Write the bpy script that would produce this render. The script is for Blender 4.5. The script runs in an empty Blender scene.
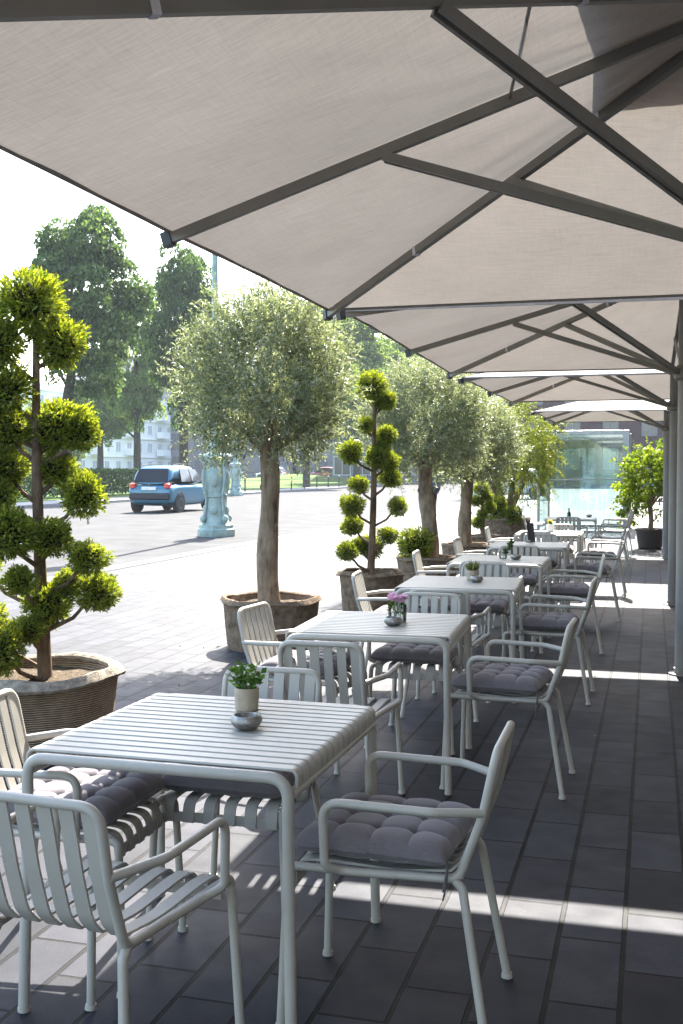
import bpy, math, random
import numpy as np
from mathutils import Vector, Matrix

random.seed(7)
SC = bpy.context.scene
COL = SC.collection
R = math.radians
PI = math.pi

# ------------------------------------------------------------------ materials
def new_mat(name):
    m = bpy.data.materials.new(name)
    m.use_nodes = True
    nt = m.node_tree
    b = nt.nodes['Principled BSDF']
    return m, nt, b

def N(nt, kind, **kw):
    n = nt.nodes.new(kind)
    for k, v in kw.items():
        setattr(n, k, v)
    return n

def math_node(nt, op, a, b=None, c=None, clamp=False):
    n = nt.nodes.new('ShaderNodeMath'); n.operation = op; n.use_clamp = clamp
    for i, v in enumerate((a, b, c)):
        if v is None: continue
        if isinstance(v, (int, float)): n.inputs[i].default_value = v
        else: nt.links.new(v, n.inputs[i])
    return n.outputs[0]

def mix_col(nt, fac, a, b, blend='MIX'):
    n = nt.nodes.new('ShaderNodeMix'); n.data_type = 'RGBA'; n.blend_type = blend
    for sock, v in ((n.inputs[0], fac), (n.inputs[6], a), (n.inputs[7], b)):
        if isinstance(v, (int, float)): sock.default_value = v
        elif isinstance(v, tuple): sock.default_value = (*v[:3], 1)
        else: nt.links.new(v, sock)
    return n.outputs[2]

def ramp(nt, fac, stops):
    n = nt.nodes.new('ShaderNodeValToRGB')
    e = n.color_ramp.elements
    e[0].position, e[0].color = stops[0][0], (*stops[0][1], 1)
    e[1].position, e[1].color = stops[1][0], (*stops[1][1], 1)
    for p, c in stops[2:]:
        x = e.new(p); x.color = (*c, 1)
    nt.links.new(fac, n.inputs[0])
    return n.outputs[0]

def noise(nt, scale, detail=4, vec=None, rough=.55):
    n = nt.nodes.new('ShaderNodeTexNoise')
    n.inputs['Scale'].default_value = scale; n.inputs['Detail'].default_value = detail
    n.inputs['Roughness'].default_value = rough
    if vec is None:
        tc = nt.nodes.new('ShaderNodeTexCoord'); vec = tc.outputs['Object']
    nt.links.new(vec, n.inputs['Vector'])
    return n.outputs['Fac']

def bump(nt, b, h, strength=.3, dist=.01):
    n = nt.nodes.new('ShaderNodeBump'); n.inputs['Strength'].default_value = strength
    n.inputs['Distance'].default_value = dist
    nt.links.new(h, n.inputs['Height']); nt.links.new(n.outputs[0], b.inputs['Normal'])

def simple(name, col, rough=.5, metal=0, spec=.5, var=.15, nscale=12, bmp=0, bdist=.005):
    m, nt, b = new_mat(name)
    nz = noise(nt, nscale)
    lo = tuple(c*(1-var) for c in col); hi = tuple(min(1, c*(1+var)) for c in col)
    nt.links.new(ramp(nt, nz, [(.3, lo), (.7, hi)]), b.inputs['Base Color'])
    b.inputs['Roughness'].default_value = rough; b.inputs['Metallic'].default_value = metal
    b.inputs['Specular IOR Level'].default_value = spec
    if bmp: bump(nt, b, noise(nt, nscale*4), bmp, bdist)
    return m

def emit_free_leaf(name, c1, c2, trans=.45, rough=.5, tint=(1.0, 1.0, .6), spec=.2):
    """leaf: each leaf takes its own colour, light passes through it"""
    m, nt, b = new_mat(name)
    g = nt.nodes.new('ShaderNodeNewGeometry')
    col = ramp(nt, g.outputs['Random Per Island'], [(0, c1), (1, c2)])
    nt.links.new(col, b.inputs['Base Color'])
    b.inputs['Roughness'].default_value = rough; b.inputs['Specular IOR Level'].default_value = spec
    t = nt.nodes.new('ShaderNodeBsdfTranslucent')
    tc = mix_col(nt, 1.0, col, tint, 'MULTIPLY')
    nt.links.new(tc, t.inputs['Color'])
    mx = nt.nodes.new('ShaderNodeMixShader'); mx.inputs[0].default_value = trans
    nt.links.new(b.outputs[0], mx.inputs[1]); nt.links.new(t.outputs[0], mx.inputs[2])
    nt.links.new(mx.outputs[0], nt.nodes['Material Output'].inputs[0])
    return m

M = {}
def paint_mat():
    m, nt, b = new_mat('pale_grey_powder_coat')
    n1 = noise(nt, 2.2, 6, None, .65); n2 = noise(nt, 60, 3); n3 = noise(nt, 17, 8, None, .8)
    c = ramp(nt, n1, [(.32, (.375, .355, .312)), (.68, (.455, .435, .39))])
    sm = math_node(nt, 'MULTIPLY', math_node(nt, 'SUBTRACT', n3, .64), 6, None, True)
    c = mix_col(nt, math_node(nt, 'MULTIPLY', sm, .45), c, (.20, .18, .15))
    nt.links.new(c, b.inputs['Base Color'])
    nt.links.new(math_node(nt, 'ADD', math_node(nt, 'MULTIPLY', n1, .3), .26), b.inputs['Roughness'])
    bump(nt, b, n2, .06, .001)
    return m
M['paint'] = paint_mat()
M['glide'] = simple('dark_rubber', (.04, .04, .04), .7)
M['frame'] = simple('anthracite_anodised_metal', (.24, .235, .21), .5, .05, .35, .12, 5)
M['pole'] = simple('grey_anodised_pole', (.26, .255, .25), .45, .1, .4, .08, 4)
M['cap'] = simple('black_plastic', (.03, .03, .03), .5)
M['strap'] = simple('white_webbing', (.75, .74, .78), .8)
M['soil'] = simple('dry_soil', (.10, .075, .05), .95, 0, .1, .5, 40, .8, .02)
def bark(name, lo, hi, sc, zs, b_=.9):
    m, nt, b = new_mat(name)
    tc = N(nt, 'ShaderNodeTexCoord'); mp = N(nt, 'ShaderNodeMapping'); mp.inputs['Scale'].default_value = (sc, sc, sc*zs)
    nt.links.new(tc.outputs['Object'], mp.inputs[0])
    n1 = noise(nt, 1, 7, mp.outputs[0], .68); n2 = noise(nt, 6, 3)
    s = math_node(nt, 'ADD', math_node(nt, 'MULTIPLY', n1, .75), math_node(nt, 'MULTIPLY', n2, .3))
    nt.links.new(ramp(nt, s, [(.36, tuple(c*.25 for c in lo)), (.47, lo), (.72, hi)]), b.inputs['Base Color'])
    b.inputs['Roughness'].default_value = .9; b.inputs['Specular IOR Level'].default_value = .15
    bump(nt, b, s, b_, .02)
    return m
M['bark_olive'] = bark('olive_bark', (.17, .125, .085), (.40, .31, .21), 16, .22)
M['dark_core'] = simple('dark_core_brown', (.035, .03, .015), .95, 0, .05, .6, 30, 1, .05)  # dark brown core, added to stop light and darken the ball centres
M['bark_dark'] = bark('dark_bark', (.11, .075, .048), (.26, .18, .12), 30, .25)
M['bark_street'] = simple('street_tree_bark', (.045, .04, .035), .95, 0, .1, .4, 5, .6, .05)
M['olive_leaf'] = emit_free_leaf('olive_leaves', (.10, .13, .06), (.36, .385, .27), .38, .42, (1.1, 1.12, .66), .3)
M['thuja_leaf'] = emit_free_leaf('cypress_sprays', (.020, .070, .016), (.38, .44, .075), .46, .6, (1.4, 1.25, .3))
M['linden_leaf'] = emit_free_leaf('linden_leaves', (.04, .10, .025), (.27, .34, .10), .5, .5, (1, 1, .55))
M['dark_leaf'] = emit_free_leaf('maple_leaves', (.014, .05, .018), (.17, .24, .08), .48, .5, (1, 1, .55))
M['citrus_leaf'] = emit_free_leaf('citrus_leaves', (.07, .14, .014), (.25, .32, .045), .5, .4, (1.1, 1.05, .3))
M['weep_leaf'] = emit_free_leaf('pepper_tree_leaves', (.09, .13, .02), (.25, .27, .06), .48, .5, (1, 1, .4))
M['hedge_leaf'] = emit_free_leaf('hedge_leaves', (.025, .055, .015), (.07, .12, .03), .35, .5)
M['herb_leaf'] = emit_free_leaf('herb_leaves', (.05, .12, .02), (.15, .26, .06), .45, .35)
M['succulent'] = emit_free_leaf('succulent_leaves', (.13, .16, .05), (.28, .30, .12), .3, .4)
M['dry_leaf'] = emit_free_leaf('dry_fallen_leaves', (.06, .045, .02), (.22, .17, .08), .2, .8)
M['petal'] = emit_free_leaf('pink_petals', (.78, .50, .64), (.90, .70, .80), .35, .6, (1, .85, 1))
M['petal_y'] = emit_free_leaf('yellow_petals', (.6, .5, .08), (.75, .65, .2), .4, .6)
M['concrete_pot'] = simple('pale_concrete', (.40, .34, .26), .85, 0, .2, .15, 30, .3, .003)
M['steel'] = simple('hammered_steel', (.30, .29, .27), .3, .85, .5, .35, 60, .6, .004)
M['ash'] = simple('ash_and_sand', (.12, .11, .10), .95, 0, .1, .5, 80)
M['black_card'] = simple('black_menu_card', (.015, .015, .018), .45)
M['bottle'] = simple('dark_bottle_glass', (.01, .018, .012), .12, 0, .5)
M['verdigris'] = simple('verdigris_cast_iron', (.285, .365, .335), .75, 0, .3, .22, 5, .3, .01)
M['iron'] = simple('black_iron', (.015, .015, .016), .5)
M['white_wall'] = simple('white_render', (.62, .62, .62), .9, 0, .2, .06, .5)
M['brick_wall'] = simple('dark_purple_brick', (.075, .042, .042), .9, 0, .2, .3, 3, .3, .02)
M['stone_wall'] = simple('blue_grey_stone', (.13, .13, .15), .9, 0, .2, .2, .6)
M['roof'] = simple('slate_roof', (.09, .105, .12), .8, 0, .2, .2, 2)
M['white_trim'] = simple('white_trim', (.7, .7, .7), .7)
M['window_glass'] = simple('window_glass', (.05, .065, .08), .08, 0, .6)
M['pale_glass'] = simple('haze_pale_glass', (.30, .33, .37), .3)  # lighter glass colour stands in for haze over the distant block
M['tyre'] = simple('tyre_rubber', (.018, .018, .018), .85)
M['rim'] = simple('dark_alloy', (.07, .07, .075), .35, .8)
M['car_glass'] = simple('tinted_car_glass', (.012, .014, .018), .05, 0, .35)
M['car_black'] = simple('black_bumper_plastic', (.012, .012, .014), .55)
M['plate'] = simple('number_plate', (.7, .7, .68), .5)
def car_paint(name, col):
    m, nt, b = new_mat(name)
    nt.links.new(ramp(nt, noise(nt, 3), [(.3, tuple(c*.93 for c in col)), (.7, col)]), b.inputs['Base Color'])
    b.inputs['Roughness'].default_value = .3; b.inputs['Metallic'].default_value = .15
    b.inputs['Coat Weight'].default_value = .4; b.inputs['Coat Roughness'].default_value = .08
    return m
M['car_blue'] = car_paint('light_blue_car_paint', (.03, .15, .235))
M['car_white'] = car_paint('white_car_paint', (.70, .71, .72))
M['car_dark'] = car_paint('dark_blue_car_paint', (.02, .035, .09))
M['car_red'] = car_paint('dark_red_car_paint', (.22, .03, .04))
def lamp_red():
    m, nt, b = new_mat('red_lamp_lens')
    nt.links.new(ramp(nt, noise(nt, 30), [(.35, (.45, .01, .012)), (.65, (.75, .06, .05))]), b.inputs['Base Color'])
    b.inputs['Roughness'].default_value = .12; b.inputs['Coat Weight'].default_value = .6
    return m
M['lamp_red'] = lamp_red()
M['skin'] = simple('skin', (.42, .26, .19), .6)
M['jacket'] = simple('blue_grey_cloth', (.07, .09, .12), .85)
M['trousers'] = simple('black_cloth', (.012, .012, .015), .85)
M['hair'] = simple('brown_hair', (.05, .03, .02), .8)

def fabric_mat():
    m, nt, b = new_mat('taupe_canopy_fabric')
    tc = N(nt, 'ShaderNodeTexCoord')
    mp = N(nt, 'ShaderNodeMapping'); mp.inputs['Scale'].default_value = (9, 130, 9); mp.inputs['Rotation'].default_value = (0, 0, .9)
    nt.links.new(tc.outputs['Object'], mp.inputs[0])
    w1 = noise(nt, 1.0, 6, mp.outputs[0], .7)
    mp2 = N(nt, 'ShaderNodeMapping'); mp2.inputs['Scale'].default_value = (110, 8, 9); mp2.inputs['Rotation'].default_value = (0, 0, .9)
    nt.links.new(tc.outputs['Object'], mp2.inputs[0])
    w2 = noise(nt, 1.0, 6, mp2.outputs[0], .7)
    big = noise(nt, 1.6, 3)
    s = math_node(nt, 'ADD', math_node(nt, 'MULTIPLY', w1, .6), math_node(nt, 'MULTIPLY', w2, .25))
    s = math_node(nt, 'ADD', s, math_node(nt, 'MULTIPLY', big, .35))
    col = ramp(nt, s, [(.42, (.335, .30, .27)), (.78, (.50, .455, .41))])
    nt.links.new(col, b.inputs['Base Color'])
    b.inputs['Roughness'].default_value = .95; b.inputs['Specular IOR Level'].default_value = .1
    bump(nt, b, s, .25, .004)
    t = N(nt, 'ShaderNodeBsdfTranslucent')
    tcol = ramp(nt, s, [(.42, (.60, .545, .49)), (.78, (.80, .735, .67))])
    nt.links.new(tcol, t.inputs['Color'])
    mx = N(nt, 'ShaderNodeMixShader'); mx.inputs[0].default_value = TRANSL
    nt.links.new(b.outputs[0], mx.inputs[1]); nt.links.new(t.outputs[0], mx.inputs[2])
    nt.links.new(mx.outputs[0], nt.nodes['Material Output'].inputs[0])
    return m
TRANSL = .063
M['fabric'] = fabric_mat()
M['hem'] = simple('canopy_hem_webbing', (.20, .19, .18), .9)

def cushion_mat():
    m, nt, b = new_mat('mauve_grey_cotton')
    tc = N(nt, 'ShaderNodeTexCoord')
    mp = N(nt, 'ShaderNodeMapping'); mp.inputs['Scale'].default_value = (500, 60, 60)
    nt.links.new(tc.outputs['Object'], mp.inputs[0])
    w = noise(nt, 1, 3, mp.outputs[0])
    nz = noise(nt, 9)
    s = math_node(nt, 'ADD', math_node(nt, 'MULTIPLY', w, .5), math_node(nt, 'MULTIPLY', nz, .5))
    nt.links.new(ramp(nt, s, [(.3, (.115, .10, .105)), (.7, (.175, .155, .162))]), b.inputs['Base Color'])
    b.inputs['Roughness'].default_value = .95; b.inputs['Specular IOR Level'].default_value = .15
    b.inputs['Sheen Weight'].default_value = .25
    bump(nt, b, w, .2, .002)
    return m
M['cushion'] = cushion_mat()

def woven_mat():
    m, nt, b = new_mat('woven_burlap')
    tc = N(nt, 'ShaderNodeTexCoord')
    w = N(nt, 'ShaderNodeTexWave'); w.wave_type = 'BANDS'; w.bands_direction = 'Z'
    w.inputs['Scale'].default_value = 26; w.inputs['Distortion'].default_value = 2.2; w.inputs['Detail'].default_value = 3
    w.inputs['Detail Scale'].default_value = 1.2
    nt.links.new(tc.outputs['Object'], w.inputs['Vector'])
    nz = noise(nt, 22, 5)
    s = math_node(nt, 'ADD', math_node(nt, 'MULTIPLY', w.outputs['Fac'], .55), math_node(nt, 'MULTIPLY', nz, .5))
    nt.links.new(ramp(nt, s, [(.25, (.13, .085, .055)), (.8, (.50, .37, .25))]), b.inputs['Base Color'])
    b.inputs['Roughness'].default_value = .95; b.inputs['Specular IOR Level'].default_value = .1
    bump(nt, b, s, .9, .02)
    return m
M['woven'] = woven_mat()
M['burlap'] = simple('grey_brown_burlap', (.19, .138, .095), .95, 0, .1, .45, 16, .9, .02)
M['rim_cloth'] = simple('pale_rolled_burlap', (.32, .275, .215), .95, 0, .1, .4, 26, .9, .02)

def paver_mat():
    m, nt, b = new_mat('anthracite_pavers')
    tc = N(nt, 'ShaderNodeTexCoord')
    sp = N(nt, 'ShaderNodeSeparateXYZ'); nt.links.new(tc.outputs['Object'], sp.inputs[0])
    W_, L_ = .209, .458
    cx = math_node(nt, 'DIVIDE', math_node(nt, 'SUBTRACT', sp.outputs[0], .137), W_)
    col = math_node(nt, 'FLOOR', cx); fx = math_node(nt, 'SUBTRACT', cx, col)
    wn = N(nt, 'ShaderNodeTexWhiteNoise'); wn.noise_dimensions = '1D'; nt.links.new(col, wn.inputs['W'])
    par = math_node(nt, 'MODULO', math_node(nt, 'ADD', col, 1000), 2)
    off = math_node(nt, 'ADD', math_node(nt, 'MULTIPLY', par, .42), math_node(nt, 'MULTIPLY', wn.outputs['Value'], .28))
    cy = math_node(nt, 'ADD', math_node(nt, 'DIVIDE', sp.outputs[1], L_), off)
    row = math_node(nt, 'FLOOR', cy); fy = math_node(nt, 'SUBTRACT', cy, row)
    dx = math_node(nt, 'MULTIPLY', math_node(nt, 'MINIMUM', fx, math_node(nt, 'SUBTRACT', 1.0, fx)), W_)
    dy = math_node(nt, 'MULTIPLY', math_node(nt, 'MINIMUM', fy, math_node(nt, 'SUBTRACT', 1.0, fy)), L_)
    wob = math_node(nt, 'MULTIPLY', math_node(nt, 'SUBTRACT', noise(nt, 40, 3), .5), .004)
    jx = math_node(nt, 'MULTIPLY', math_node(nt, 'SUBTRACT', math_node(nt, 'ADD', dx, wob), .0074), 1/.002, None, True)
    jy = math_node(nt, 'MULTIPLY', math_node(nt, 'SUBTRACT', math_node(nt, 'ADD', dy, wob), .0050), 1/.002, None, True)
    face = math_node(nt, 'MINIMUM', jx, jy)
    w2 = N(nt, 'ShaderNodeTexWhiteNoise'); w2.noise_dimensions = '2D'
    cb = N(nt, 'ShaderNodeCombineXYZ'); nt.links.new(col, cb.inputs[0]); nt.links.new(row, cb.inputs[1])
    nt.links.new(cb.outputs[0], w2.inputs['Vector'])
    base = ramp(nt, w2.outputs['Value'], [(0, (.0145, .0152, .0195)), (1, (.0365, .0378, .047))])
    blot = ramp(nt, noise(nt, 5, 6, None, .65), [(.35, (.80, .80, .82)), (.72, (1.25, 1.23, 1.2))])
    grain = ramp(nt, noise(nt, 180, 2), [(.3, (.8, .8, .8)), (.7, (1.2, 1.2, 1.2))])
    c = mix_col(nt, 1.0, base, blot, 'MULTIPLY'); c = mix_col(nt, 1.0, c, grain, 'MULTIPLY')
    # pale scuffs and crumbs
    sc_ = noise(nt, 26, 8, None, .8)
    scuff = math_node(nt, 'MULTIPLY', math_node(nt, 'SUBTRACT', sc_, .66), 9, None, True)
    c = mix_col(nt, math_node(nt, 'MULTIPLY', scuff, .5), c, (.22, .21, .20))
    jn = ramp(nt, noise(nt, 9, 4), [(.5, (.0010, .0010, .0013)), (.85, (.007, .006, .0045))])
    c = mix_col(nt, face, jn, c)
    nt.links.new(c, b.inputs['Base Color'])
    rg = math_node(nt, 'ADD', math_node(nt, 'MULTIPLY', noise(nt, 7, 4), .25), .50)
    nt.links.new(rg, b.inputs['Roughness'])
    b.inputs['Specular IOR Level'].default_value = .12
    h = math_node(nt, 'ADD', face, math_node(nt, 'MULTIPLY', noise(nt, 90, 3), .10))
    bump(nt, b, h, .7, .008)
    return m
M['paver'] = paver_mat()
M['asphalt'] = simple('worn_asphalt', (.063, .063, .0635), .9, 0, .07, .22, 1.2, .3, .01)
M['marking'] = simple('pale_granite_strip', (.13, .13, .128), .8, 0, .1, .1, 4)
M['kerb'] = simple('granite_kerb', (.20, .195, .19), .85, 0, .2, .2, 4)
M['far_pave'] = simple('pinkish_paving', (.28, .25, .24), .9, 0, .2, .15, 3)
M['lawn'] = simple('lawn_grass', (.065, .115, .02), .95, 0, .1, .4, .35, .5, .1)
M['earth'] = simple('park_ground', (.06, .08, .03), .95, 0, .1, .4, .08)

def glass_mat():
    m, nt, b = new_mat('greenish_clear_glass')
    t = N(nt, 'ShaderNodeBsdfTransparent'); t.inputs[0].default_value = (.88, .94, .94, 1)
    g = N(nt, 'ShaderNodeBsdfGlossy'); g.inputs['Roughness'].default_value = .03
    nz = ramp(nt, noise(nt, 2), [(.3, (.75, .88, .9)), (.7, (.85, .95, .96))])
    nt.links.new(nz, g.inputs['Color'])
    fr = N(nt, 'ShaderNodeFresnel'); fr.inputs[0].default_value = 1.7
    f2 = math_node(nt, 'ADD', math_node(nt, 'MULTIPLY', fr.outputs[0], .7), .04, None, True)
    mx = N(nt, 'ShaderNodeMixShader'); nt.links.new(f2, mx.inputs[0])
    nt.links.new(t.outputs[0], mx.inputs[1]); nt.links.new(g.outputs[0], mx.inputs[2])
    nt.links.new(mx.outputs[0], nt.nodes['Material Output'].inputs[0])
    return m
M['glass'] = glass_mat()
def clear_glass():
    m, nt, b = new_mat('clear_jar_glass')
    t = N(nt, 'ShaderNodeBsdfTransparent'); t.inputs[0].default_value = (.93, .95, .95, 1)
    g = N(nt, 'ShaderNodeBsdfGlossy'); g.inputs['Roughness'].default_value = .04
    fr = N(nt, 'ShaderNodeFresnel'); fr.inputs[0].default_value = 1.5
    f2 = math_node(nt, 'ADD', math_node(nt, 'MULTIPLY', fr.outputs[0], math_node(nt, 'ADD', noise(nt, 8), .5)), .04, None, True)
    mx = N(nt, 'ShaderNodeMixShader'); nt.links.new(f2, mx.inputs[0])
    nt.links.new(t.outputs[0], mx.inputs[1]); nt.links.new(g.outputs[0], mx.inputs[2])
    nt.links.new(mx.outputs[0], nt.nodes['Material Output'].inputs[0])
    return m
M['jar_glass'] = clear_glass()

# ------------------------------------------------------------------ mesh helpers
class MB:
    def __init__(self): self.v = []; self.f = []; self.mi = []; self.cur = 0
    def add(self, vs, fs):
        o = len(self.v); self.v += [tuple(p) for p in vs]
        self.f += [tuple(i+o for i in f) for f in fs]; self.mi += [self.cur]*len(fs)
    def box(self, x0, x1, y0, y1, z0, z1, bev=0):
        if bev <= 0:
            vs = [(x, y, z) for z in (z0, z1) for x, y in ((x0, y0), (x1, y0), (x1, y1), (x0, y1))]
            self.add(vs, [(3, 2, 1, 0), (4, 5, 6, 7), (0, 1, 5, 4), (1, 2, 6, 5), (2, 3, 7, 6), (3, 0, 4, 7)])
            return
        b = bev; rings = []
        for z, i in ((z0, b), (z0+b, 0), (z1-b, 0), (z1, b)):
            c = b if i == 0 else b*1.0
            xa, xb, ya, yb = x0+i, x1-i, y0+i, y1-i
            rings.append([(xa+c, ya, z), (xb-c, ya, z), (xb, ya+c, z), (xb, yb-c, z), (xb-c, yb, z), (xa+c, yb, z), (xa, yb-c, z), (xa, ya+c, z)])
        vs = [p for r in rings for p in r]; fs = []
        for k in range(3):
            for i in range(8):
                j = (i+1) % 8; fs.append((k*8+i, k*8+j, k*8+8+j, k*8+8+i))
        fs.append(tuple(range(7, -1, -1))); fs.append(tuple(range(24, 32)))
        self.add(vs, fs)
    def sweep(self, path, prof, up=None, cap=True, scale=None):
        """prof: list of (a,b) offsets; a along side vector, b along normal"""
        P = [Vector(p) for p in path]; n = len(P); k = len(prof)
        T = []
        for i in range(n):
            a = P[i]-P[i-1] if i else P[1]-P[0]
            b = P[i+1]-P[i] if i < n-1 else P[i]-P[i-1]
            t = a.normalized()+b.normalized()
            T.append(t.normalized() if t.length > 1e-6 else a.normalized())
        vs = []; nrm = None
        for i in range(n):
            t = T[i]
            if up is not None:
                side = Vector(up).cross(t)
                if side.length < 1e-4: side = Vector((1, 0, 0)).cross(t)
                side.normalize(); nn = t.cross(side)
            else:
                if nrm is None:
                    ref = Vector((0, 0, 1)) if abs(t.z) < .9 else Vector((1, 0, 0))
                    nrm = (ref - t*ref.dot(t)).normalized()
                else:
                    nrm = (nrm - t*nrm.dot(t))
                    nrm = nrm.normalized() if nrm.length > 1e-5 else Vector((1, 0, 0))
                nn = nrm; side = nn.cross(t)
            s = scale[i] if scale else 1
            for a, b in prof: vs.append(P[i]+side*(a*s)+nn*(b*s))
        fs = []
        for i in range(n-1):
            for j in range(k):
                j2 = (j+1) % k
                fs.append((i*k+j, i*k+j2, (i+1)*k+j2, (i+1)*k+j))
        if cap:
            fs.append(tuple(range(k-1, -1, -1))); fs.append(tuple((n-1)*k+j for j in range(k)))
        self.add(vs, fs)
    def tube(self, path, r, seg=10, scale=None):
        self.sweep(path, [(r*math.cos(2*PI*j/seg), r*math.sin(2*PI*j/seg)) for j in range(seg)], None, True, scale)
    def taper(self, path, radii, seg=8):
        self.sweep(path, [(math.cos(2*PI*j/seg), math.sin(2*PI*j/seg)) for j in range(seg)], None, True, radii)
    def lathe(self, prof, seg=24, cx=0, cy=0, squash=1, wob=None):
        n = len(prof); vs = []
        for i, (r, z) in enumerate(prof):
            for j in range(seg):
                a = 2*PI*j/seg
                rr, zz = (r, z) if wob is None else wob(r, z, a, i)
                vs.append((cx+rr*math.cos(a), cy+rr*math.sin(a)*squash, zz))
        fs = []
        for i in range(n-1):
            for j in range(seg):
                j2 = (j+1) % seg; fs.append((i*seg+j, i*seg+j2, (i+1)*seg+j2, (i+1)*seg+j))
        fs.append(tuple(range(seg-1, -1, -1))); fs.append(tuple((n-1)*seg+j for j in range(seg)))
        self.add(vs, fs)
    def ellipsoid(self, c, r, su=10, sv=7):
        prof = [(max(1e-4, math.sin(PI*i/sv)), -math.cos(PI*i/sv)) for i in range(sv+1)]
        vs = [(c[0]+r[0]*p*math.cos(2*PI*j/su), c[1]+r[1]*p*math.sin(2*PI*j/su), c[2]+r[2]*z) for p, z in prof for j in range(su)]
        fs = [(i*su+j, i*su+(j+1) % su, (i+1)*su+(j+1) % su, (i+1)*su+j) for i in range(sv) for j in range(su)]
        self.add(vs, fs)
    def build(self, name, mat, parent=None, smooth=True, angle=40):
        me = bpy.data.meshes.new(name); me.from_pydata(self.v, [], self.f)
        for m in (mat if isinstance(mat, (list, tuple)) else [mat]): me.materials.append(m)
        if any(self.mi): me.polygons.foreach_set('material_index', self.mi)
        me.validate(); me.update()
        if smooth:
            me.polygons.foreach_set('use_smooth', [True]*len(me.polygons))
            try: me.set_sharp_from_angle(angle=R(angle))
            except Exception: pass
        o = bpy.data.objects.new(name, me); COL.objects.link(o)
        if parent: o.parent = parent
        return o

def fillet(pts, r, n=6):
    """round the inner corners of a polyline"""
    P = [Vector(p) for p in pts]; out = [P[0]]
    for i in range(1, len(P)-1):
        a, b, c = P[i-1], P[i], P[i+1]
        rr = r[i-1] if isinstance(r, (list, tuple)) else r
        d1 = (a-b); d2 = (c-b)
        ang = d1.angle(d2)
        t = min(rr/math.tan(ang/2), d1.length*.49, d2.length*.49)
        p1 = b+d1.normalized()*t; p2 = b+d2.normalized()*t
        for k in range(n+1):
            s = k/n
            out.append((1-s)**2*p1+2*s*(1-s)*b+s*s*p2)
    out.append(P[-1])
    return out

def tag(o, label=None, cat=None, group=None, kind=None):
    if label: o['label'] = label
    if cat: o['category'] = cat
    if group: o['group'] = group
    if kind: o['kind'] = kind
    return o
def thing(name, label, cat, loc=(0, 0, 0), rz=0, group=None):
    o = bpy.data.objects.new(name, None); COL.objects.link(o)
    o.empty_display_size = .1
    o.location = loc; o.rotation_euler = (0, 0, rz)
    return tag(o, label, cat, group)
def copy_tree(o, parent=None):
    c = o.copy(); COL.objects.link(c)
    if parent: c.parent = parent
    for ch in list(o.children): copy_tree(ch, c)
    return c
def dup(o, loc, rz, label, group=None):
    c = copy_tree(o); c.location = loc; c.rotation_euler = (0, 0, rz)
    c['label'] = label
    if group: c['group'] = group
    return c
def part_copy(o, parent, loc, scale, rot=(0, 0, 0)):
    c = o.copy(); COL.objects.link(c); c.parent = parent; c.location = loc; c.scale = scale; c.rotation_euler = rot
    return c

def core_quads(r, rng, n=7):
    """dark core added to keep the heart of a clipped ball in shade: a lumpy shell of quads"""
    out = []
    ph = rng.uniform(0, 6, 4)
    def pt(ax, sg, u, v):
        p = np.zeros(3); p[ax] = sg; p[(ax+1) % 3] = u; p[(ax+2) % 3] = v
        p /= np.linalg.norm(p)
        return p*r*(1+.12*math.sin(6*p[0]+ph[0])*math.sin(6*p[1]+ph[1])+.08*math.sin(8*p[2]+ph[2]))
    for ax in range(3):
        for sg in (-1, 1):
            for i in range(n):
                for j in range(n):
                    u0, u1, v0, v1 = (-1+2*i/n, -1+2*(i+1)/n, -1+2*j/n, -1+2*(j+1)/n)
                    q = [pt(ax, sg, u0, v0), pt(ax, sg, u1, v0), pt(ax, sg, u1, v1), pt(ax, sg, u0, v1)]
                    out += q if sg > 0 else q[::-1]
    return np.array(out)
def leaf_mesh(name, P, D, L, W, mat, rng, fold=.15, parent=None, extra=None, mat2=None):
    """P,D (n,3) base and direction of each leaf; L,W lengths and widths"""
    n = len(P)
    D = D/np.linalg.norm(D, axis=1, keepdims=True)
    rnd = rng.normal(size=(n, 3)); S = np.cross(D, rnd); S /= np.linalg.norm(S, axis=1, keepdims=True)+1e-9
    Nn = np.cross(D, S)
    L = np.asarray(L)[:, None]; W = np.asarray(W)[:, None]
    mid = P+D*L*.5+Nn*L*fold
    V = np.stack([P, mid-S*W*.5, P+D*L, mid+S*W*.5], 1).reshape(-1, 3)
    if extra is None: return quads(name, V, mat, parent)
    o = quads(name, np.concatenate([V, extra]), mat, parent)
    o.data.materials.append(mat2)
    mi = np.zeros(len(o.data.polygons), dtype=np.int32); mi[len(V)//4:] = 1
    o.data.polygons.foreach_set('material_index', mi)
    return o
def quads(name, V, mat, parent=None):
    nv = len(V); nf = nv//4
    me = bpy.data.meshes.new(name)
    me.vertices.add(nv); me.vertices.foreach_set('co', V.astype(np.float32).ravel())
    me.loops.add(nv); me.loops.foreach_set('vertex_index', np.arange(nv, dtype=np.int32))
    me.polygons.add(nf); me.polygons.foreach_set('loop_start', np.arange(0, nv, 4, dtype=np.int32))
    me.polygons.foreach_set('loop_total', np.full(nf, 4, dtype=np.int32))
    me.materials.append(mat); me.update(calc_edges=True); me.validate()
    o = bpy.data.objects.new(name, me); COL.objects.link(o)
    if parent: o.parent = parent
    return o
def unit(rng, n):
    v = rng.normal(size=(n, 3)); return v/np.linalg.norm(v, axis=1, keepdims=True)

K = .985                                   # ground scale from the camera solve
def g2(x, y): return (x*K, y*K)

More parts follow.
